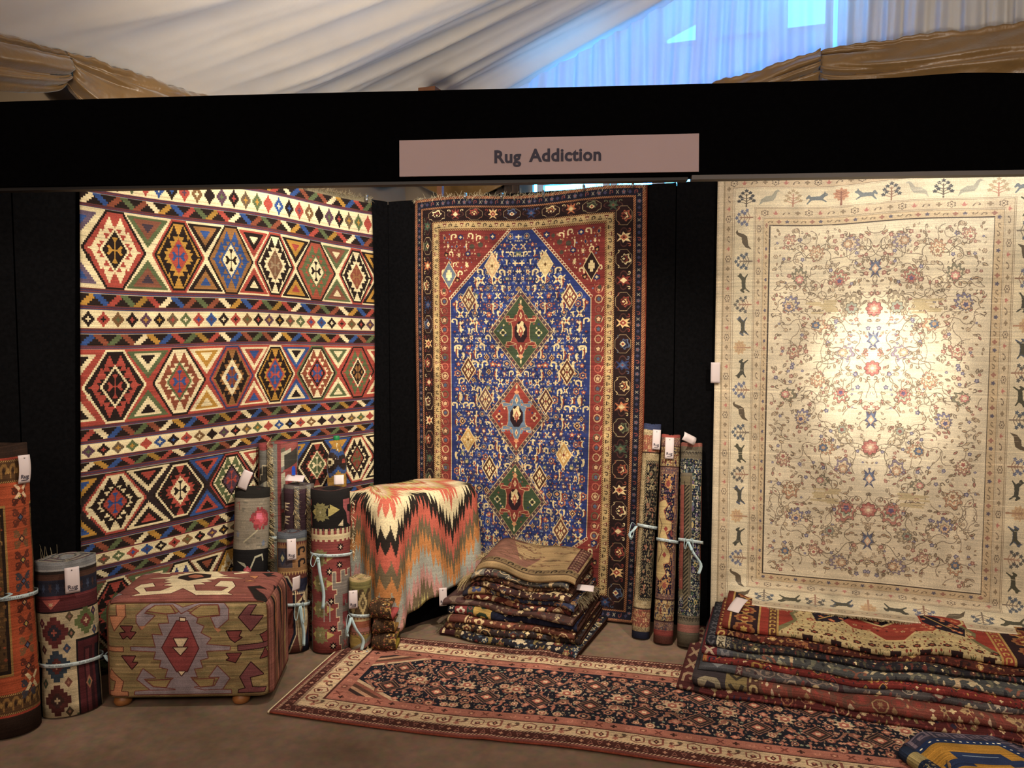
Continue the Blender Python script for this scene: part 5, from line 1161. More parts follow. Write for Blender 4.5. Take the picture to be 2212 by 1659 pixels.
def d_long(seed, top, edge, fieldbg, cols, strip=None):
    """the long rolls on the right: end bands, side border, dense floral field"""
    L = Loom(17, 113, 8, edge); R = random.Random(seed)
    def flor(x0, y0, x1, y1, bg, cl, s=1.6, st=3.0):
        L.rect(x0, y0, x1, y1, bg); ms = [[(c, palm(7)), (cl[(i + 1) % len(cl)], palm(7) * .55)] for i, c in enumerate(cl)] + [[(c, leafp(.45))] for c in cl] + [[(c, SWIRL)] for c in cl] + [flower(cl[0], bg, cl[-1], 6)]
        M = L.a.copy(); scatter(L, R, x0, y0, x1, y1, [[(c, dia(.8))] for c in cl], st * .5, s * .38); scatter(L, R, x0, y0, x1, y1, ms, st, s); m = np.ones(L.a.shape[:2], bool); m[L.sl(x0, y0, x1, y1)] = False; L.a[m] = M[m]
    return L, R, flor
def d_r1():
    L, R, fl = d_long(1, '2c3656', 'a8946a', '1d1a1c', [])
    fl(0, 0, 17, 113, 'a8946a', ['8a744c', '6a5a40', 'b8a880'], 1.0, 2.0)
    L.rect(0, 0, 17, 3, '2f3a62'); fl(0, 6, 17, 15, '8a4a30', ['b08a54', '9a3a24', 'c0a470']); fl(0, 98, 17, 107, '7a3f2c', ['b08a54', '9a3a24', 'c0a470'])
    for y in (15, 97.4): L.rect(0, y, 17, y + .7, '3a2a24')
    L.rect(3.8, 19, 17, 94, '9c8a60'); L.rect(4.4, 19.6, 17, 93.4, '22201f'); L.barber((4.4, 19.6, 0, 113 - 93.4), (5.8, 21, 0, 113 - 92), '9a8a64', '2a2622', 1.4)
    fl(6, 21, 17, 92, '1c1a1c', ['7a6c4e', '8c5a40', '6a6048', '9a8a60', '4c4438'], 2.0, 3.4)
    L.rect(0, 109.5, 17, 113, '28304e')
    return L.age(.05, .1, .08)
def d_r2():
    L, R, fl = d_long(2, '7a2a22', '6a3a30', '1d1a30', [])
    fl(0, 0, 17, 109, '6a4640', ['8a6a54', '4a4458', 'a08058'], 1.2, 2.2); L.rect(0, 0, 17, 1.6, '8c2c20')
    fl(0, 6.5, 17, 17.5, 'a8905c', ['6a2a20', '2a2a48', '7a5a34'], 1.9, 3); fl(0, 90, 17, 101, 'a8905c', ['6a2a20', '2a2a48', '7a5a34'], 1.9, 3)
    for y in (6.2, 17.5, 89.6, 101): L.rect(0, y, 17, y + .6, '3a2020')
    fl(1.8, 22, 12.6, 87, '1c1730', ['a87a3c', '7a2c26', 'b8a068', '4a3a58', '8a5a3a'], 1.8, 3.2)
    P = [(0, 38), (6, 36), (8, 39), (5, 42), (7, 47), (11, 48), (11, 52), (7, 54), (9, 58), (6, 60), (9, 63), (11, 66), (10, 70), (6, 71), (8, 76), (4, 80), (0, 78)]
    L.line('7a3a24', P, 1.0); L.poly('b39a5e', P); L.line('4a2a20', [(1, 45), (4, 50), (2, 56), (5, 64), (2, 70)], .5); L.stamp([('8a2a20', dia(1))], 7, 52, 1.6); L.stamp([('8a2a20', dia(1))], 6.6, 66, 1.6)
    L.stamp([('b07a34', palm(9)), ('7a2c22', palm(9) * .6)], 7.5, 28, 4, 4.4); L.stamp([('a8783a', palm(9)), ('8a3a28', palm(9) * .6)], 7.5, 83, 4, 4)
    L.rect(12.6, 22, 13.2, 87, '8a5a44'); L.rect(0, 106, 17, 109, '8c2a22')
    return L.age(.05, .1, .08)
def d_r3():
    L, R, fl = d_long(3, '7a2a22', '5c5444', '1a2030', [])
    L.rect(0, 0, 17, 105, '6a6150'); L.rect(0, 0, 17, 2, '8a4638'); 
    for i in range(9): L.stamp([('2a2622', HOOK)], i * 2 + 1, 6, .8, 1.2)
    cl = ['8a8a74', '5a6a74', 'a89458', '3a5040', 'b5b09a', '5c4a70']
    fl(0, 9, 17, 17, '1a2130', cl, 1.5, 2.4); fl(0, 86, 17, 96, '1a2130', cl, 1.5, 2.4)
    fl(9, 17, 17, 90, '191f2e', cl, 1.8, 2.9)
    L.rect(0, 19, 8.8, 85, '6a6048'); L.barber((4.2, 24, 17 - 7.4, 20), (7.6, 24, 17 - 7.6, 20), '2e2a24', '6a6048', 2.2); L.rect(7.6, 19, 8.8, 85, '544c3c'); L.rect(0, 24, 3.8, 82, '8a3e30'); L.rect(3.8, 22, 4.3, 84, '2a2622')
    for y in (40, 57, 70, 77): L.stamp([('b09a6c', SWIRL)], 1.8, y, .8)
    for i in range(9): L.stamp([('2a2622', HOOK)], i * 2 + 1, 98, .8, 1.2)
    L.rect(0, 101, 17, 105, '8a4c40')
    return L.age(.05, .1, .08)

r_big, f_big = roll('rolled_carpet', 'tall orange-red rolled carpet standing at the left picture edge', (-2.045, 3.06, .004), (-2.10, 3.12, 1.165), .112, d_orange(), .95, 3.4, .013, rib=.55, sat=.95, val=1.15)
bow(f_big, 1.2, ((-1, .05, -.05), (1, .03, .015)), ((-.025, -.10), (.05, .03)))
r_stp, f_stp = roll('rolled_carpet', 'short stout rolled carpet with stepped crosses on cream, grey spiral top', (-1.895, 3.235, .004), (-1.92, 3.26, .66), .124, d_stepped(), .78, 4.2, .011, gap=1.75, rib=.215, sq=.05)
bow(f_stp, 2.75, ((1, .028, -.03),), ((.02, -.06),))
fringe('fringe', [at_roll(f_stp, p, .652, -.008) for p in (-.5, -.9, -1.3)], np.tile(ZZ + np.array([-.1, 0, 0]), (3, 1)), .06, M_GREYY, r_stp, 7, .0012, .12, 4, -.2)
r_flo, f_flo = roll('rolled_kilim', 'rolled kilim with a red rose on grey above black floral band', (-1.375, 3.93, .004), (-1.36, 4.0, .815), .093, d_floral(), .7, 2.6, .009, rib=.37)
bow(f_flo, .75, ((-1, .05, -.045), (1, .035, .01)), ((-.03, -.045),))
r_gry, f_gry = roll('rolled_kilim', 'tallest grey and red rolled kilim with a cream fringe down its front', (-1.262, 4.10, .004), (-1.275, 4.17, 1.03), .108, d_grey(), .75, 2.6, .009, rib=.52)
fp = np.array([at_roll(f_gry, 1.02, h, .006) for h in np.linspace(.05, 1.03, 30)])
fringe('fringe', fp, np.tile(f_gry['X'] * .9 + f_gry['Y'] * .35, (30, 1)), .045, M_CREAMY, r_gry, 620, .0016, .25, 9, .35)
r_pur, f_pur = roll('rolled_kilim', 'dark purple rolled kilim with two cream fringes, behind the navy roll', (-1.125, 4.0, .004), (-1.13, 4.05, .825), .083, d_purple(), .75, 2.6, .009, rib=.42)
for ph in (1.25, 1.95):
    fp = np.array([at_roll(f_pur, ph, h, .005) for h in np.linspace(.05, .815, 24)])
    fringe('fringe', fp, np.tile(f_pur['X'] * .7 + f_pur['Y'] * .4, (24, 1)), .036, M_CREAMY, r_pur, 420, .0015, .25, 19, .3)
r_nav, f_nav = roll('rolled_kilim', 'short navy and rust rolled kilim beside the ottoman, slate blue top', (-1.115, 3.86, .004), (-1.135, 3.92, .605), .080, d_navy(), .8, 3, .010, rib=.235)
bow(f_nav, 1.9, ((-1, .03, -.07), (1, .02, -.085)), ((.012, -.20),))
r_red, f_red = roll('rolled_kilim', 'red rolled kilim with black top, olive motifs and grey crenellated edge', (-.927, 3.88, .004), (-.935, 3.93, .825), .104, d_red(), .85, 3.2, .009, rib=.49, sq=.025)
bow(f_red, .95, ((-1, .035, -.045), (1, .03, .012)), ((.022, -.26), (.0, -.02)))
fp = np.array([at_roll(f_red, 3.0, h, .004) for h in np.linspace(.45, .76, 12)])
fringe('fringe', fp, np.tile(f_red['X'] * .9 + f_red['Y'] * .1, (12, 1)), .022, M_IVORY, r_red, 60, .0022, .8, 12, .6)
r_tan, f_tan = roll('rolled_kilim', 'smallest rolled kilim, tan and orange with a spiral top, beside the draped table', (-.775, 3.86, .014), (-.776, 3.87, .38), .059, d_tan(), .85, 3.6, .0065, rib=.175)
bow(f_tan, .8, ((-1, .022, -.075),), ((-.018, -.095), (.05, -.17)))
strap('bow_tail', curve([(-.735, 3.80, .02), (-.70, 3.78, .006), (-.66, 3.80, .0075), (-.63, 3.83, .0075)], 10), (.2, 1, 0), .014, f_tan['ribbon'])
r_1, f_1 = roll('rolled_carpet', 'rolled carpet leaning nearest the blue carpet, navy end and gold-lit edge', (.690, 4.02, .004), (.775, 4.20, 1.125), .0525, d_r1(), .95, 3, .010, rib=.585, sq=.03)
bow(f_1, .45, ((-1, .035, -.075),), ((-.028, -.065),))
r_2, f_2 = roll('rolled_carpet', 'middle one of three leaning rolled carpets, red ends and ivory scrolls on navy', (.797, 3.95, .004), (.868, 4.16, 1.07), .0565, d_r2(), .95, 3, .010, rib=.525, sq=.03)
r_3, f_3 = roll('rolled_carpet', 'rolled carpet leaning nearest the pale silk carpet, dark floral with red strip', (.918, 3.90, .004), (.972, 4.12, 1.03), .0625, d_r3(), .95, 3, .011, rib=.535, sq=.03)
bow(f_3, 1.4, ((-1, .02, -.04), (1, .025, -.045)), ((.055, -.16),))

# ================================================================== ottoman
ott = thing('ottoman', (-1.39, 3.48, 0), 'low box ottoman upholstered in old kilim on bun feet', 'ottoman')
OX = np.array([.999, .035, 0]); OY = np.array([-.10, .995, 0]); OO = np.array([-1.763, 3.235, .045])
ow, od, oh, orad = .72, .43, .43, .06
def ott_pt(x, y, z, r=orad):
    x, y, z = np.broadcast_arrays(x, y, z); c = np.stack([x * ow, y * od, z * oh], -1)
    lo = np.array([r, r, .012]); hi = np.array([ow - r, od - r, oh - r]); q = np.clip(c, lo, hi); d = c - q; n = np.linalg.norm(d, axis=-1, keepdims=True)
    rr = r; out = np.where(n > 1e-9, q + d / np.maximum(n, 1e-9) * np.minimum(rr, n * 1.0 + 0) * np.where(n > rr, 1, 1), c)
    puff = .016 * np.sin(PI * np.clip(x, 0, 1)) * np.sin(PI * np.clip(z, 0, 1))
    out = out + np.stack([0 * puff, -(puff) * (y < .01) + puff * (y > .99), .022 * np.sin(PI * np.clip(x, 0, 1)) * np.sin(PI * np.clip(y, 0, 1)) * (z > .99)], -1)
    P = OO + out[..., :1] * OX + out[..., 1:2] * OY + out[..., 2:] * ZZ
    return P[..., 0], P[..., 1], P[..., 2]
M_OF, M_OT, M_OS = woven('ottoman_front_weave', ott_front(), .92, .1, .3, 260, sat=.8, val=1.25), woven('ottoman_top_weave', ott_top(), .92, .1, .3, 260, val=1.1), woven('ottoman_side_weave', ott_side(), .92, .1, .3, 260)
sheet('front_panel', lambda u, v: ott_pt(u, 0 * u, 1 - v), 40, 26, M_OF, th=.003, parent=ott)
sheet('top_panel', lambda u, v: ott_pt(u, 1 - v, 0 * u + 1), 40, 30, M_OT, th=.003, parent=ott)
sheet('side_panel', lambda u, v: ott_pt(0 * u + 1, u, 1 - v), 30, 26, M_OS, th=.003, parent=ott)
sheet('side_panel', lambda u, v: ott_pt(0 * u, 1 - u, 1 - v), 30, 26, M_OS, th=.003, parent=ott)
sheet('back_panel', lambda u, v: ott_pt(1 - u, 0 * u + 1, 1 - v), 40, 26, M_OF, th=.003, parent=ott)
b = MB(); b.box(OO + OX * ow / 2 + OY * od / 2 + ZZ * .012, (ow / 2 - .03, od / 2 - .03, .012), frame(OX, OY)); b.build('underside', M_BLACK, parent=ott, smooth=False)
us = np.linspace(.03, .97, 40)
q = MB(); q.tube(np.stack(ott_pt(us, 0 * us, 0 * us + 1), -1) , .0035, 6); q.build('piping', plain('piping_brown', '5c3a2c', .9, .1, .2, 60, .1), parent=ott)
vs = np.linspace(.02, .97, 30)
for xx in (0., 1.):
    q = MB(); q.tube(np.stack(ott_pt(0 * vs + xx, 0 * vs, vs), -1), .0035, 6); q.build('piping', bpy.data.materials['piping_brown'], parent=ott)
for fx, fy in ((.09, .09), (.80, .09), (.09, .9), (.88, .9)):
    q = MB(); c = OO + OX * ow * fx + OY * od * fy; q.lathe([(.020, 0), (.033, .006), (.038, .02), (.034, .034), (.022, .046), (.022, .056)], (c[0], c[1], 0), 20); q.build('foot', M_WOOD, parent=ott)

# ================================================================== draped table
TA_ = np.array([-.655, 3.955, 0]); T1 = np.array([.70, .714, 0]); T2 = np.array([-.714, .70, 0]); tl, tw, tz = .62, .37, .748
tb = thing('table', TA_ + T1 * tl / 2 + T2 * tw / 2, 'black trestle table hidden beneath the flame-patterned throw', 'table')
q = MB(); q.box(TA_ + T1 * tl / 2 + T2 * tw / 2 + ZZ * (tz - .015), (tl / 2 - .012, tw / 2 - .012, .013), frame(T1, T2)); q.build('tabletop', M_BLACK, parent=tb, smooth=False)
for a, c in ((.06, .05), (tl - .06, .05), (.06, tw - .05), (tl - .06, tw - .05)):
    q = MB(); q.box(TA_ + T1 * a + T2 * c + ZZ * (tz - .03) / 2, (.016, .016, (tz - .03) / 2), frame(T1, T2)); q.build('leg', M_BLACK, parent=tb, smooth=False)
q = MB(); q.box(TA_ + T1 * tl / 2 + T2 * (tw / 2 + .02) + ZZ * .36, (tl / 2 - .045, tw / 2 - .07, .355), frame(T1, T2)); q.build('black_skirt', M_FELT, parent=tb, smooth=False)
M_IKAT = woven('flame_throw_weave', ikat_design(), .93, .1, .3, 300, sat=.9)
# perimeter: back-left -> A -> B -> back-right, rounded corners
def perim():
    pts = []; rc = .045
    def arc(cx, cy, a0, a1, n=10): 
        for t in np.linspace(a0, a1, n): pts.append((cx + rc * math.cos(t), cy + rc * math.sin(t), math.cos(t), math.sin(t)))
    for y in np.linspace(tw * .9, rc, 12, endpoint=False): pts.append((0, y, -1, 0))
    arc(rc, rc, PI, 1.5 * PI)
    for x in np.linspace(rc, tl - rc, 40)[1:-1]: pts.append((x, 0, 0, -1))
    arc(tl - rc, rc, 1.5 * PI, 2 * PI)
    for y in np.linspace(rc, tw * .72, 12)[1:]: pts.append((tl, y, 1, 0))
    return np.array(pts)
PM = perim(); acc = np.concatenate([[0], np.cumsum(np.hypot(*np.diff(PM[:, :2], axis=0).T))]); iA = 12 + 5; sA = acc[iA]
# resample evenly
ns = 170; S = np.linspace(0, acc[-1], ns + 1); PR = np.stack([np.interp(S, acc, PM[:, k]) for k in range(4)], 1)
nt, nd = 10, 34; rows = []; uvr = []
cx0 = np.stack([np.clip(PR[:, 0], .17, tl - .17), np.full(ns + 1, tw * .98)], 1)
lz = lambda s: np.interp(s, [0, tw * .6, sA - .05, sA, sA + .07, sA + .25, sA + .5, acc[-1]], [.30, .22, .135, .055, .125, .19, .235, .26])
for j in range(nt):
    t = j / nt; xy = cx0 * (1 - t) + PR[:, :2] * t; z = np.full(ns + 1, tz + .006) + .004 * np.sin(xy[:, 0] * 19 + 1) * np.sin(xy[:, 1] * 13)
    rows.append(TA_ + T1 * xy[:, :1] + T2 * xy[:, 1:] + ZZ * z[:, None]); dist = np.hypot(*(PR[:, :2] - xy).T); uvr.append(np.stack([S - sA, -dist], 1))
drop = tz + .006 - lz(S)
for j in range(nd + 1):
    t = j / nd; f = np.clip(t * 12, 0, 1); bend = .014
    fold = (.016 * np.sin((S - sA) * 21 + 1.3) + .010 * np.sin((S - sA) * 47 + .4) + .014 * np.exp(-((S - sA) / .03) ** 2) - .012 * np.exp(-((S - sA - .09) / .03) ** 2)) * np.clip(t, 0, 1) ** .7
    out = .012 + bend * np.sin(f * PI / 2) + fold * .9 + .03 * t
    d = drop * t; z = tz + .006 - d - (0 if j else 0)
    rows.append(TA_ + T1 * (PR[:, :1] + PR[:, 2:3] * out[:, None] * f ** .5) + T2 * (PR[:, 1:2] + PR[:, 3:4] * out[:, None] * f ** .5) + ZZ * z[:, None]); uvr.append(np.stack([S - sA, d], 1))
P = np.stack(rows, 0); UVs = np.stack(uvr, 0); UVn = np.stack([(UVs[..., 0] + 1.40 - .40) / 2.6, 1 - (UVs[..., 1] + .55) / 1.5], -1)
V, F, uv, na = sheet_data(P, UVn, -.004)
thr = mk('flame_throw', V, F, M_IKAT, uv=uv, origin=TA_ + T1 * tl / 2, label='kilim throw with orange, cream and black flame zigzags draped over the table', cat='throw')

# clear bottle standing on the table, at its left end
btl = thing('bottle', (-1.0, 4.31, tz + .012), 'clear plastic bottle with green cap standing behind the rolled kilims', 'bottle')
M_PET, _nt, _b, _L = nmat('clear_plastic'); _b.inputs['Transmission Weight'].default_value = 1; _b.inputs['Roughness'].default_value = .05; _b.inputs['IOR'].default_value = 1.04; _b.inputs['Base Color'].default_value = (.98, 1, .98, 1); _b.inputs['Coat Weight'].default_value = .6; _b.inputs['Coat Roughness'].default_value = .05
bc = (-.985, 4.285, tz + .012)
q = MB(); q.lathe([(.040, 0), (.052, .006), (.054, .05), (.050, .07), (.054, .09), (.054, .15), (.05, .17), (.036, .21), (.02, .245), (.0145, .255), (.0145, .275)], bc, 28); q.build('bottle_body', M_PET, parent=btl)
q = MB(); q.lathe([(.0165, .268), (.0175, .271), (.0175, .288), (.0155, .292)], bc, 20); q.build('cap', plain('green_plastic', '1f7a4a', .4, .4, .05, 30, 0), parent=btl)

# ================================================================== folded rugs: serpentine folds, extruded along the front
def folded(name, label, o, e1, e2, length, depth, z0, th, design_mat, layers=2, seed=0, group=None, cat='folded rug', sag=.01, nose=0.0, back=None, wob=.006, origin=None, lump=lambda s, y, z: 0 * s):
    """a rug folded back and forth: nose toward -e2 (the viewer), length along e1"""
    R = np.random.default_rng(seed); o = np.array(o, float)
    path = []
    for y in np.linspace(depth, th * .5, 10): path.append((y, th))
    for a in np.linspace(0, PI, 13)[1:-1]: path.append((th * .5 - math.sin(a) * th * .5, th / 2 + math.cos(a) * th / 2))
    for y in np.linspace(th * .5, depth, 8): path.append((y, 0.0))
    path = np.array(path); L = np.concatenate([[0], np.cumsum(np.hypot(*np.diff(path, axis=0).T))])
    nv = len(path) - 1; ph = R.uniform(0, 6, 4); ph2 = R.uniform(-.4, .4)
    def fn(u, v):
        y = np.interp(v * nv, np.arange(nv + 1), path[:, 0]); z = np.interp(v * nv, np.arange(nv + 1), path[:, 1])
        front = np.clip(1 - y / depth, 0, 1)
        s = u * length
        w = wob * (np.sin(s * 9 + ph[0]) + .6 * np.sin(s * 21 + ph[1]))
        ends = np.clip((np.abs(u - .5) * 2 - .75) / .25, 0, 1) ** 2
        zt_ = z0 + z
        zz = zt_ + lump(s, y, zt_) - sag * ends * (zt_ / .2)
        zz = zz + .0025 * np.sin(s * 23 + ph[3]) * front * (z / th)
        yy = y + w * 1.2 * front + .012 * np.sin(u * 3 + ph[2]) * front
        P = o + e1 * (s + ph2 * .02 * (z / th))[..., None] + e2 * yy[..., None] + ZZ * zz[..., None]
        return P[..., 0], P[..., 1], P[..., 2]
    t = np.array(L) / L[-1]
    return sheet(name, fn, 44, nv, design_mat, th=th * .40, uvfn=lambda u, v: (u, np.interp(v * nv, np.arange(nv + 1), t)), back=back, origin=origin if origin is not None else o + e1 * length / 2 + e2 * depth / 2 + ZZ * z0, label=label, cat=cat, group=group), fn
S1 = np.array([.932, -.362, 0]); S2 = np.array([.362, .932, 0])
SO = np.array([-.40, 4.03, 0.0])
def ori(name, seed, bg, cols, band, w=74, h=96, step=6.4, size=2.9, k=7.5, iv='c4b083'): return woven(name, oriental(seed, w, h, k, bg, cols, band, step, size, iv=iv), .93, .1, .4, 420, sat=.9, val=1.22)
bands = lambda *a: a
stk = [ # bottom to top: name suffix, label, palette, offsets (along, back), length, depth, thickness, layers
    ('dark multicolour folded rug at the very bottom of the small stack', '23222a', ['8c7a54', '3a4a5a', 'b8a888', '6a2a28', '7a6a3a'], [(9, '3a1c20', 'b8a47c'), (4, '4a3a24', '8a7a4c')], (0.0, 0.0), .78, .54, .040, 2),
    ('dark floral folded rug second from the bottom of the small stack', '2a201f', ['7a6438', '5a2a20', '3a3a40', '9a8458', '6a4a2a'], [(6, '4a2a20', '8a6a40')], (.035, .025), .74, .52, .040, 2),
    ('rust striped folded rug under the navy one in the small stack', '5a3226', ['8a5a40', 'b09a70', '3a2022', '7a3a2a'], [(1, 'b09a70', None), (9, '5c3026', None), (1, 'b09a70', None), (3, '4a2a24', 'b89a6a'), (8, '5c2e24', 'c0a878')], (.05, .04), .70, .50, .036, 2),
    ('navy folded rug with white and red blossoms and gold edges in the stack', '15172a', ['1c2036', '1c2036'], [(4, '1a1a24', 'b8ac94'), (7, '7a2a2c', 'c8bca8'), (4, '2c3c36', '7a2a2c'), (10, 'a8883c', '2a3a2a'), (2, '1a1c28', None)], (.045, .035), .72, .50, .045, 2),
    ('muted purple-brown folded rug jutting left out of the small stack', '4a3430', ['6a5448', '7a6a58', '5a2e28', '3e3a40', '8a7450'], [(20, '4c3634', '6e5c50')], (.005, .05), .74, .46, .038, 2),
    ('brick red folded rug with cream diamonds in the middle of the stack', '54241e', ['b8a47c', '8a5a40', '2a2026', '7a4a34', 'a88a54'], [(5, '4a1e1c', '8a6a50'), (1, 'b09a70', None), (10, '5a2820', 'c0aa80')], (.12, .055), .60, .44, .034, 2),
    ('blue and orange folded rug in the upper half of the small stack', '2a3048', ['9a7a48', '36406a', 'a85a30', '6a4a34', '8a8a70'], [(3, '2a2a38', None), (9, '8a7044', '36406a'), (3, '4a2e28', '9a7a48')], (.13, .05), .62, .44, .036, 2),
    ('maroon folded rug with cream tassels hanging at its left end', '33201f', ['6a3028', '8a6a4c', 'b09c74', '2a2a34'], [(7, '2e1c20', '6a3a34'), (6, '4a3428', 'b09c74')], (.155, .07), .56, .42, .034, 2),
    ('brown folded rug with small geometric squares near the stack top', '4a3024', ['8a6a44', '2a1c1c', '9a7a50', '6a3a2a'], [(8, '6a4a30', '2c1e1c')], (.165, .08), .55, .42, .032, 2),
    ('slate and ivory folded rug directly under the tan top rug', '44423e', ['8a8470', '5a3a34', '2c3040', 'a8926c'], [(8, '6a6a64', 'b0a080'), (4, '3a2a30', '9a8a70')], (.175, .07), .53, .42, .034, 2),
    ('tan folded rug with brown sprays lying on top of the small stack', '8a7046', ['5a4028', '9a8050', '7a4a3a', '6a5a3c'], [(5, '5a4a30', '2c241c'), (2, '8a7046', None)], (.19, .06), .55, .42, .036, 2)]
def d_tanrug():
    L = Loom(55, 100, 8, '94794c'); R = random.Random(14)
    L.poly('7c5140', [(0, 0), (16, 0), (30, 22), (24, 46), (8, 46), (0, 40)]); L.poly('9c8152', [(10, 4), (20, 2), (30, 20), (20, 30)])
    for k in range(26):
        x, y = R.uniform(4, 46), R.uniform(2, 44); a = R.uniform(-.5, .3); l = R.uniform(5, 11); P = [(x + l * t * math.cos(a), y + l * t * math.sin(a) + 1.2 * math.sin(t * 3)) for t in (0, .25, .5, .75, 1)]; L.line('4a3424', P, .4)
        for px_, py_ in P: L.stamp([('4a3424', leafp(.4)), ('8a5a3c', leafp(.2))], px_ + R.uniform(-1, 1), py_ + R.uniform(-1, 1), 1.1, 1.5, R.uniform(0, 6))
    L.rect(47, 0, 55, 100, '94794c'); L.rect(48, 0, 54, 46, '4a2422')
    for y in range(2, 46, 4): L.stamp([('7c5a48', HOOK), ('a88a5c', dia(.3))], 51, y, 2.4, 1.8)
    L.rect(0, 38, 55, 45, '7a6440'); 
    for i in range(14): L.stamp([(['2c241c', '5a4630'][i % 2], HOOK)], 2 + i * 4, 41.5, 1.7, 2.4)
    L.rect(0, 45, 55, 46, '3a2620'); L.rect(0, 52, 55, 100, '6a3a30')
    return L.age(.06, .08, .1)
z = 0.004; stack_tops = []
for i, (lab, bg, cols, band, (dx, dy), ln, dp, th, ly) in enumerate(stk):
    m = woven('stack_rug_weave_tan', d_tanrug(), .93, .1, .4, 420) if i == 10 else ori('stack_rug_weave_%d' % i, 40 + i, bg, cols, band, w=ln * 100, h=100)
    a = math.radians((-2.5, 1.5, -1, 2, -1.5, 2.5, 1, -2, 2, -1.5, 3)[i]); e1 = S1 * math.cos(a) + S2 * math.sin(a); e2 = S2 * math.cos(a) - S1 * math.sin(a)
    folded('folded_rug', lab, SO + S1 * dx + S2 * dy, e1, e2, ln, dp, z, th - .0008, m, ly, 60 + i, 'folded rugs in the small stack', back=M_DARKBACK, sag=.010, lump=lambda s, y, z: z * (.10 * np.clip(y / .5, 0, 1) - .05 + .035 * np.sin(s * 8 + 1) + .03 * np.sin(s * 15 + y * 4)), wob=.010)
    stack_tops.append((z, e1, e2)); z += th
def stack_child(i): return [o for o in COL.objects if o.get('label') == stk[i][0]][0]
# white and red blossoms woven large on the navy rug are in its weave; the tassels are yarn
tp = SO + S1 * .155 + S2 * .07
fringe('fringe', [tp + ZZ * .318 + S2 * .02, tp + ZZ * .315 + S2 * .20], [-S1 * .9 - S2 * .3, -S1 * .9 - S2 * .2], .11, M_CREAMY, stack_child(7), 150, .0016, .25, 31, 1.1)
tp = SO + S1 * .19 + S2 * .06
fringe('fringe', [tp + ZZ * .405 + S2 * .10, tp + ZZ * .408 + S2 * .42], [-S1 * .9, -S1 * .8 + S2 * .3], .07, M_CREAMY, stack_child(10), 200, .0014, .35, 32, .45)
fringe('fringe', [tp + ZZ * .41 + S2 * .44 + S1 * .05, tp + ZZ * .41 + S2 * .44 + S1 * .25], [S2 * .6 + ZZ * .5, S2 * .6 + ZZ * .4], .06, M_CREAMY, stack_child(10), 120, .0014, .35, 33, .5)
tp = SO + S1 * .74 + S2 * .1
fringe('fringe', [tp + ZZ * .25 + S2 * .02, tp + ZZ * .25 + S2 * .30], [S1 * .6 - ZZ * .1, S1 * .6 - ZZ * .1], .07, M_GREYY, stack_child(6), 130, .0016, .35, 34, .5)
tp = SO
fringe('fringe', [tp + ZZ * .03 + S2 * .03 - S1 * .0, tp + ZZ * .03 + S2 * .3], [-S1 * .8, -S1 * .8], .06, M_GREYY, stack_child(0), 120, .0015, .4, 35, .5, lay=.004)

# a brown kilim bundle lying behind the smallest roll
bm_ = ori('brown_bundle_weave', 77, '3a2a1c', ['6a4a24', '8a6a30', '2a1c14', '7a3a2a'], [], w=22, h=60, k=9)
zz = .014
for i, (ln, dp, dx, th) in enumerate(((.17, .20, 0, .085), (.15, .19, .005, .075), (.16, .18, -.005, .08))):
    folded('folded_kilim', ['brown folded kilim lowest behind the smallest roll', 'brown folded kilim in the middle behind the smallest roll', 'brown folded kilim with pink lining topmost behind the smallest roll'][i], (-.712 + dx, 3.80, 0), np.array([.98, -.05, 0]), np.array([.05, .98, 0]), ln * .74, .11, zz, th, bm_, 2, 90 + i, 'brown kilim bundle', back=plain('lining_%d' % i, ['8a7a34', '8a6a3c', '9a4a4a'][i], .9, .1, .2, 60, .1), wob=.004, sag=.004); zz += th + .002

# ================================================================== the floor runner
RO = np.array([-.835, 4.045, 0]); RX = np.array([.9725, -.233, 0]); RY = np.array([-.222, -.975, 0])
M_RUN = woven('runner_pile', runner_design(), .92, .1, .4, 420, val=1.1)
def run_fn(u, v):
    x = u * 3.30; y = v * .885
    z = .0085 + .0035 * np.sin(x * 5 + 1) * np.sin(y * 3) + .009 * np.exp(-((x - 1.02 - .1 * y) / .06) ** 2) * np.exp(-y / .18) + .004 * np.exp(-((x - .95) / .05) ** 2) * (y > .7)
    y2 = y + .010 * np.sin(x * 3.1) * v - .016 * np.exp(-((x - 1.25) / .3) ** 2) * (v - .2)
    P = RO + RX * x[..., None] + RY * y2[..., None] + ZZ * z[..., None]
    return P[..., 0], P[..., 1], P[..., 2]
run = sheet('runner_rug', run_fn, 240, 60, M_RUN, th=-.007, origin=RO + RX * 1.6 + RY * .44, label='long floor runner with dark blue flowered field and coral and ivory borders', cat='rug')
vv = np.linspace(0, 1, 24); q = MB(); q.tube(np.stack(run_fn(0 * vv, vv), -1) - RX * .006 - ZZ * .001, .0065, 6); q.build('fringe_cord', M_IVORY, parent=run)
uu = np.linspace(0, 1, 120)
for v0 in (0., 1.):
    q = MB(); q.tube(np.stack(run_fn(uu, 0 * uu + v0), -1), .0045, 6); q.build('selvedge', plain('runner_selvedge', '7a3c2e', .9, .1, .3, 90, .1), parent=run)

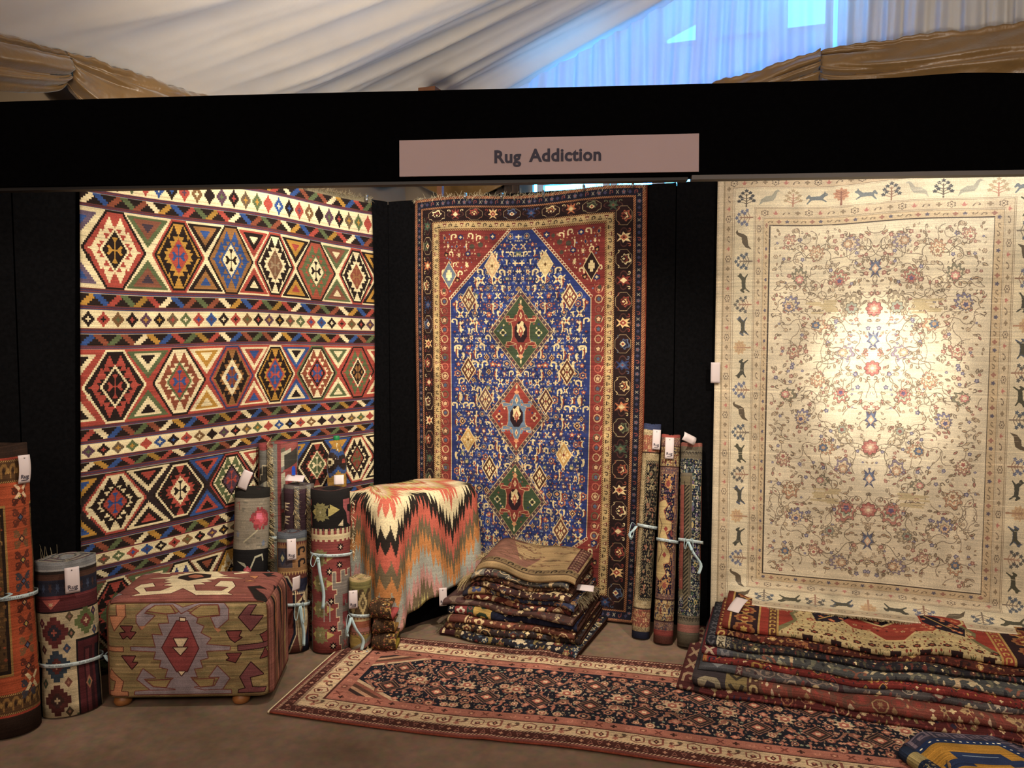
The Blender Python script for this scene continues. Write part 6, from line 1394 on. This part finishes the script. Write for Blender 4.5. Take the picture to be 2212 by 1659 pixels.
# ================================================================== the fanned pile of folded carpets, lower right
def pile_at(s, off, z): return arr(onB(s, z, off))
med = Loom(160, 96, 6.0, 'b3a276'); RR = random.Random(12)
scatter(med, RR, 0, 0, 160, 96, [[('6a4a30', leafp(.4))], [('7a2a20', leafp(.45))], [('6a6844', SWIRL)], [('54301f', ros(5, .8, .4))], [('8a5a38', dia(.5))]], 2.6, 1.0)
def meddes():
    L = med
    for x0, x1, c in ((0, 3, '6a2a20'), (3, 4, 'a8884c'), (4, 17, '2a1a20'), (17, 18, 'a8884c'), (18, 22, '8a2f24'), (22, 26, '5a3428'), (26, 27, 'a8884c'), (122, 123, 'a8884c'), (123, 127, '8a3a2a'), (127, 128, 'a8884c'), (128, 144, '2a1a20'), (144, 160, '7a2f24')): L.rect(x0, 0, x1, 96, c)
    for y in range(4, 96, 11):
        for x in (10.5, 136): L.stamp([('8a5a34', ros(8, 1, .8)), ('6a2a20', ros(8, .7, .5)), ('b0924c', ros(6, .35, .2))], x, y, 5.4); L.stamp([('a8884c', XX)], x, y + 5.5, 2.2)
    for y in range(2, 96, 5): L.stamp([('b0924c', HOOK)], 24, y, 1.6, 2); L.stamp([('b0924c', HOOK)], 125, y, 1.4, 2)
    Y0 = 11
    sh = lambda q: [(x, y + Y0) for x, y in q]
    for s, x in ((1, 27), (-1, 122)): L.poly('6e6a4a', sh([(x, -12), (x + s * 18, -12), (x + s * 14, 0), (x + s * 7, 12), (x + s * 9, 20), (x + s * 4, 30), (x, 36)])); L.poly('8c3226', sh([(x, -12), (x + s * 15, -12), (x + s * 11, 0), (x + s * 5, 11), (x + s * 7, 20), (x, 30)]))
    P = sh([(47, -12), (47, 0), (51, 6), (57, 8), (62, 16), (70, 16), (76, 25), (84, 25), (90, 16), (98, 16), (103, 8), (109, 6), (113, 0), (113, -12)])
    L.line('c0aa78', P, 2.2); L.poly('8c3528', P)
    L.poly('c0aa78', sh([(62, -12), (66, 3), (76, 10), (84, 3), (90, -12)])); L.poly('221a24', sh([(64, -12), (68, 2), (76, 8), (82, 2), (88, -12)]))
    for k in range(9): L.stamp([('b0503a', ros(5, 1, .6)), ('c8a878', ros(4, .4, .2))], RR.uniform(66, 86), Y0 + RR.uniform(-10, 5), 1.7)
    for x0, d in ((55, -1), (101, 1)):
        L.poly('211a28', sh([(x0 - d * 6, -6), (x0 + d * 4, -2), (x0 + d * 12, 8), (x0 + d * 10, 18), (x0, 14), (x0 - d * 6, 4)])); L.line('a8884c', sh([(x0 - d * 4, -4), (x0 + d * 2, 6), (x0 + d * 9, 15)]), .9)
        for _ in range(12): L.stamp([('b0603e', ros(5, 1, .6)), ('c8a878', ros(4, .4, .2))], x0 + d * RR.uniform(-4, 10), Y0 + RR.uniform(-3, 15), 1.5)
        L.stamp([('8c3528', palm(7)), ('c0a070', palm(7) * .5)], x0 + d * 13, Y0 + 18, 2.6)
    scatter(L, RR, 50, 1, 112, Y0 + 16, [[('c0a070', ros(5, .9, .5)), ('7a2a20', ros(4, .4, .2))], [('5a2420', leafp(.4))], [('a85a40', ros(6, 1, .7))]], 3.6, 1.25, lambda x, y: not (60 < x < 94 and y < Y0 + 9) and not (44 < x < 62) and not (96 < x < 112))
    for k in range(14):
        x = 34 + k * 6.4
        L.stamp([('2a1c1e', [np.array([(-1, -1), (1, -1), (.8, 1), (-.8, 1)])][0]), ('8a3a2a', dia(.5, .7)), ('b0924c', XX * .3)] if k % 2 else [('5a5a3c', VASE), ('8a3226', dia(.3, .4))], x, 51, 2.4, 4.4)
        L.stamp([('3a201c', ros(6, 1, .7)), ('8a4a34', ros(5, .5, .3))], x + 3.2, 43, 2.0)
    return L.age(.05, .08, .06)
M_MED = woven('medallion_carpet_pile', meddes(), .9, .12, .4, 400, sat=.95, val=1.12)
pile = [ # bottom to top: label, material, s0, nose offset, z0, thickness, length
    ('dark red carpet lying flat at the bottom of the fanned pile, corner showing', ori('pile_weave_0', 200, '4c1c1c', ['a8906a', '6a2a28', '2a2438', '8a5a3c', '7a6a40'], [(9, '4a2222', '8c745a'), (3, '2a1c1c', None)], 168, 90, 7.0, 3.3), 1.90, .86, .016, .018, 1.40),
    ('tan and rose carpet with twisted leaf stripe low in the fanned pile', ori('pile_weave_1', 201, '6a3228', ['9a8058', '7a2c24', '8a6a48', 'a8947a', '5a3a30'], [(14, '3a3438', '8a8068'), (9, '7c6c44', '3a342c'), (5, '4a3028', 'a08c60')], 158, 90, 7.0, 3.3), 1.975, .815, .036, .036, 1.62),
    ('slate grey carpet with red medallion row in the fanned pile', ori('pile_weave_2', 202, '4a4648', ['6a3430', '9a8e7c', '3a2a30', '7a6a60', '54343a'], [(16, '46484e', '6e7276'), (3, '5a3438', '8a7c6c')], 158, 90, 7.0, 3.3), 1.985, .735, .073, .022, 1.60),
    ('bright red edged carpet with yellow dashes in the fanned pile', ori('pile_weave_3', 203, '6a1e1a', ['7a1f1a', '2a2838', 'a07a34', '8a2a20', '3a2a22'], [(2, 'a04a24', 'b0923c'), (4, '7a1c1a', '22283c')], 158, 90, 4.6, 2.0), 2.0, .70, .095, .020, 1.60),
    ('grey carpet with cream birds and leaves in the middle of the fanned pile', ori('pile_weave_4', 204, '47494a', ['b3a684', '6a6a5a', 'b09a78', '7a4a3a', '2c2e34', '8a8a72'], [(7, '5a2026', '9a8a74'), (7, '44464e', '6c6c70')], 158, 90, 7.0, 3.3), 1.995, .655, .116, .026, 1.60),
    ('charcoal floral carpet with ivory end squares in the fanned pile', ori('pile_weave_5', 205, '25242a', ['3f3c30', '4a3a30', '33343a', '55503c', '5a2c28'], [(5, '23242c', '4a4a50'), (4, 'a39a80', '3a342c'), (3, '34343a', '8a8068')], 158, 90, 4.4, 2.0), 2.01, .615, .143, .026, 1.58),
    ('deep red and gold carpet directly under the top carpet of the fanned pile', ori('pile_weave_6', 206, '47201a', ['7a4a28', '9a7a44', '2a1a1c', '6a2a1c', '8a5a30'], [(5, '5a2018', 'a88848'), (4, '3a1c1a', '8a6a3c')], 158, 90, 5.4, 2.5), 2.045, .575, .170, .026, 1.55),
    ('cream and red medallion carpet folded on top of the fanned pile', M_MED, 2.075, .535, .197, .036, 1.52)]
for i, (lab, m, s0, fo, z0, th, ln) in enumerate(pile):
    folded('folded_carpet', lab, pile_at(s0, fo, 0), BD, -NB, ln, fo - .07, z0 + .003, th - .0005, m, 2, 130 + i, 'folded carpets in the fanned pile', back=M_DARKBACK, wob=.010, sag=.004, lump=lambda s, y, z: z * (.05 * np.sin(s * 6 + 1) + .035 * np.sin(s * 13 + 2) - .03 * np.clip(1 - y / .2, 0, 1)))

# blue and gold folded rug in the lower right corner
def d_meander():
    L = Loom(90, 60, 8, '1c2440'); bl, dk, pk = '2a3c5c', '141c34', '5e5460'
    L.rect(0, 0, 90, 60, '16223e'); L.ring((2.5, 2.5, 2.5, 0), (13, 13, 13, 0), '2c2c3c')
    def key(x, y, s, rot): L.stamp([(pk, np.array([(-1, 1), (-1, -.9), (.9, -.9), (.9, .5), (-.3, .5), (-.3, -.2), (.3, -.2), (.3, .1), (-.02, .1), (-.02, .2), (.6, .2), (.6, -.6), (-.7, -.6), (-.7, 1)]))], x, y, s, s * .95, rot=rot)
    for i in range(12): key(7 + i * 7.0, 7.8, 3.3, 0)
    for i in range(7): key(7.8, 15 + i * 7.0, 3.3, -PI / 2); key(82, 15 + i * 7.0, 3.3, PI / 2)
    L.ring((11.5, 11.5, 11.5, 0), (15, 15, 15, 0), '18284a')
    for i in range(24): L.stamp([('c8c4b0', ngon(6, 1))], 13 + i * 2.8, 13.2, .5)
    for i in range(18): L.stamp([('c8c4b0', ngon(6, 1))], 13.2, 13 + i * 2.8, .5); L.stamp([('c8c4b0', ngon(6, 1))], 76.8, 13 + i * 2.8, .5)
    L.rect(15, 15, 75, 60, '8e6a24'); L.rect(17, 17, 73, 60, '946c22')
    for x in (30, 60):
        P = [(x - 9, 22), (x + 9, 22), (x + 9, 27), (x + 13, 27), (x + 13, 32), (x + 6, 32), (x + 6, 30), (x + 9, 30), (x - 9, 30), (x - 6, 30), (x - 6, 32), (x - 13, 32), (x - 13, 27), (x - 9, 27)]
        L.poly('1e2c4c', P); L.line('5a6a7c', [(x - 6, 24.5), (x + 6, 24.5)], .8)
    P = [(36, 34), (54, 34), (54, 40), (60, 40), (60, 48), (54, 48), (54, 54), (36, 54), (36, 48), (30, 48), (30, 40), (36, 40)]
    L.poly('1e2a44', P); L.stamp([('946c22', CROSS), ('2a2a20', XX * .6)], 45, 44, 6)
    return L.age(.06, .09, .08)
M_MEA = woven('blue_gold_pile', d_meander(), .93, .1, .45, 380, sat=.95, val=1.5)
cho = np.array([1.50, 2.89, 0]); c1 = np.array([.995, .06, 0]); c2 = np.array([.10, -.995, 0])
def chi_fn(u, v):
    y = v * .52; x = u * (.40 + .55 * y)
    z = .092 + .012 * np.sin(x * 9 + 1) * np.exp(-y * 3) + .008 * np.sin(x * 6 + y * 9) - .03 * u * np.exp(-y * 4)
    z = z - .075 * np.exp(-(y / .018) ** 2) - .05 * np.exp(-(x / .035) ** 2) - .06 * np.exp(-((1 - u) * .4 / .03) ** 2)
    z = np.maximum(z, .014)
    P = cho + c1 * x[..., None] + c2 * (y + .016 * np.sin(x * 11))[..., None] + ZZ * z[..., None]
    return P[..., 0], P[..., 1], P[..., 2]
chi = sheet('folded_carpet', chi_fn, 60, 44, M_MEA, th=.012, uvfn=lambda u, v: (.5 + .5 * u, v * 1.02 + .01), origin=cho + c1 * .4 + c2 * .3, label='blue and gold meander-bordered rug bunched up in the lower right corner', cat='folded rug')
M_GOLDP = woven('gold_pile', oriental(301, 40, 30, 7, '8a6426', ['9a7430', '7a5620', 'a8843c'], [], 3.5, 1.5, iv='b08c44'), .93, .1, .5, 300)
q_uv = lambda u, v: (u, v)
def nose_fn(cn, d, ln, r):
    cn = np.array(cn, float); d = np.array(d, float); d /= np.linalg.norm(d); n = np.cross(ZZ, d)
    def fn(u, v):
        a = v * 2 * PI; P = cn + d * (u * ln)[..., None] + n * (r * (1 + .06 * np.sin(u * 9)) * np.cos(a))[..., None] + ZZ * (r * .85 * np.sin(a) + r * .87)[..., None]
        return P[..., 0], P[..., 1], P[..., 2]
    return fn
sheet('gold_fold', nose_fn((1.555, 2.665, .03), (1, -.25, 0), .12, .034), 26, 20, M_GOLDP, th=.008, parent=chi)
sheet('blue_fold', nose_fn((1.475, 2.80, .016), (.30, -1, 0), .30, .032), 26, 20, woven('blue_fold_pile', oriental(302, 40, 30, 7, '17243e', ['1e2e4c', 'a89a60', '2a3a54', '8a6a2c'], [(6, '1a2a44', None), (7, '9a8a50', None)], 3.5, 1.5), .93, .1, .5, 300), th=.008, parent=chi)

# ================================================================== price tags
YC = np.array([0, -1.0, 0])
price_tag('white price tag on the tall orange-red roll', at_roll(f_big, 2.35, 1.06, .006), f_big['X'] * .75 + f_big['Y'] * -.55 + np.array([.1, 0, 0]), f_big['A'] + f_big['X'] * .12, .05, .115)
price_tag('white price tag on the cream stepped roll with the grey spiral top', at_roll(f_stp, 1.7, .575, .010), f_stp['X'], f_stp['A'] + f_stp['X'] * .16, .054, .108)
price_tag('white price tag tilted on top of the rose-patterned roll', (-1.378, 3.93, .868), (.88, -.1, -.35), (-.28, .1, .9), .05, .10, txt=False)
price_tag('white price tag lying across the two-fringed purple roll, blue clip on it', (-1.145, 4.02, .862), (1, 0, -.05), (0, .85, .35), .095, .06, .004, txt=False)
q = MB(); q.box((-1.155, 4.03, .895), (.008, .006, .018)); q.box((-1.155, 4.03, .916), (.006, .004, .006)); q.build('peg_clip', plain('blue_plastic', '1f4fc0', .4, .4, .05, 30, 0), smooth=False, label='small bright blue clip on the tag above the purple roll', cat='clip')
price_tag('white price tag on the short navy and rust roll', at_roll(f_nav, 1.5, .52, .010), f_nav['X'], f_nav['A'] - f_nav['X'] * .10, .045, .108)
price_tag('white price tag peeping over the black top of the red roll', (-.907, 3.99, .858), (1, 0, .06), (0, .3, 1), .052, .05, .003, txt=False)
price_tag('white price tag on the smallest tan roll', at_roll(f_tan, 1.0, .265, .010), f_tan['X'], f_tan['A'] + f_tan['X'] * .02, .043, .092)
price_tag('white price tag at the hem of the flame-patterned throw', (-.375, 4.10, .195), (1, .1, .02), (-.05, 0, 1), .042, .10, .003)
price_tag('white price tag half hidden at the right side of the ottoman', (-1.064, 3.72, .392), (.5, .8, 0), (0.1, 0, 1), .05, .07, .003, txt=False)
price_tag('white price tag sticking out at the right of the small stack', (.385, 3.965, .290), (.97, -.22, -.02), (-.2, .9, .3), .09, .05, .004, txt=False)
price_tag('white price tag on the leaning roll nearest the blue carpet', at_roll(f_1, 1.95, 1.055, .008), f_1['X'], f_1['A'], .042, .108)
price_tag('white price tag on the middle leaning roll with the red rim', at_roll(f_2, 1.45, 1.015, .008), f_2['X'], f_2['A'] + f_2['X'] * .05, .046, .115)
price_tag('curled white price tag on the leaning roll nearest the pale silk carpet', (.935, 4.03, 1.07), (.85, .1, -.4), (.35, .3, .8), .075, .045, .012, txt=False)
price_tag('white price tag at the left edge of the pale silk carpet', arr(onB(1.985, 1.415, .055)), BD, ZZ + BD * .02, .048, .11, .004, txt=False)
price_tag('white price tag lying on top of the fanned carpet pile', arr(onB(2.135, .268, .34)), BD * .8 + NB * .30, BD * .55 - NB * .8 + ZZ * .3, .06, .12, .006, txt=False)
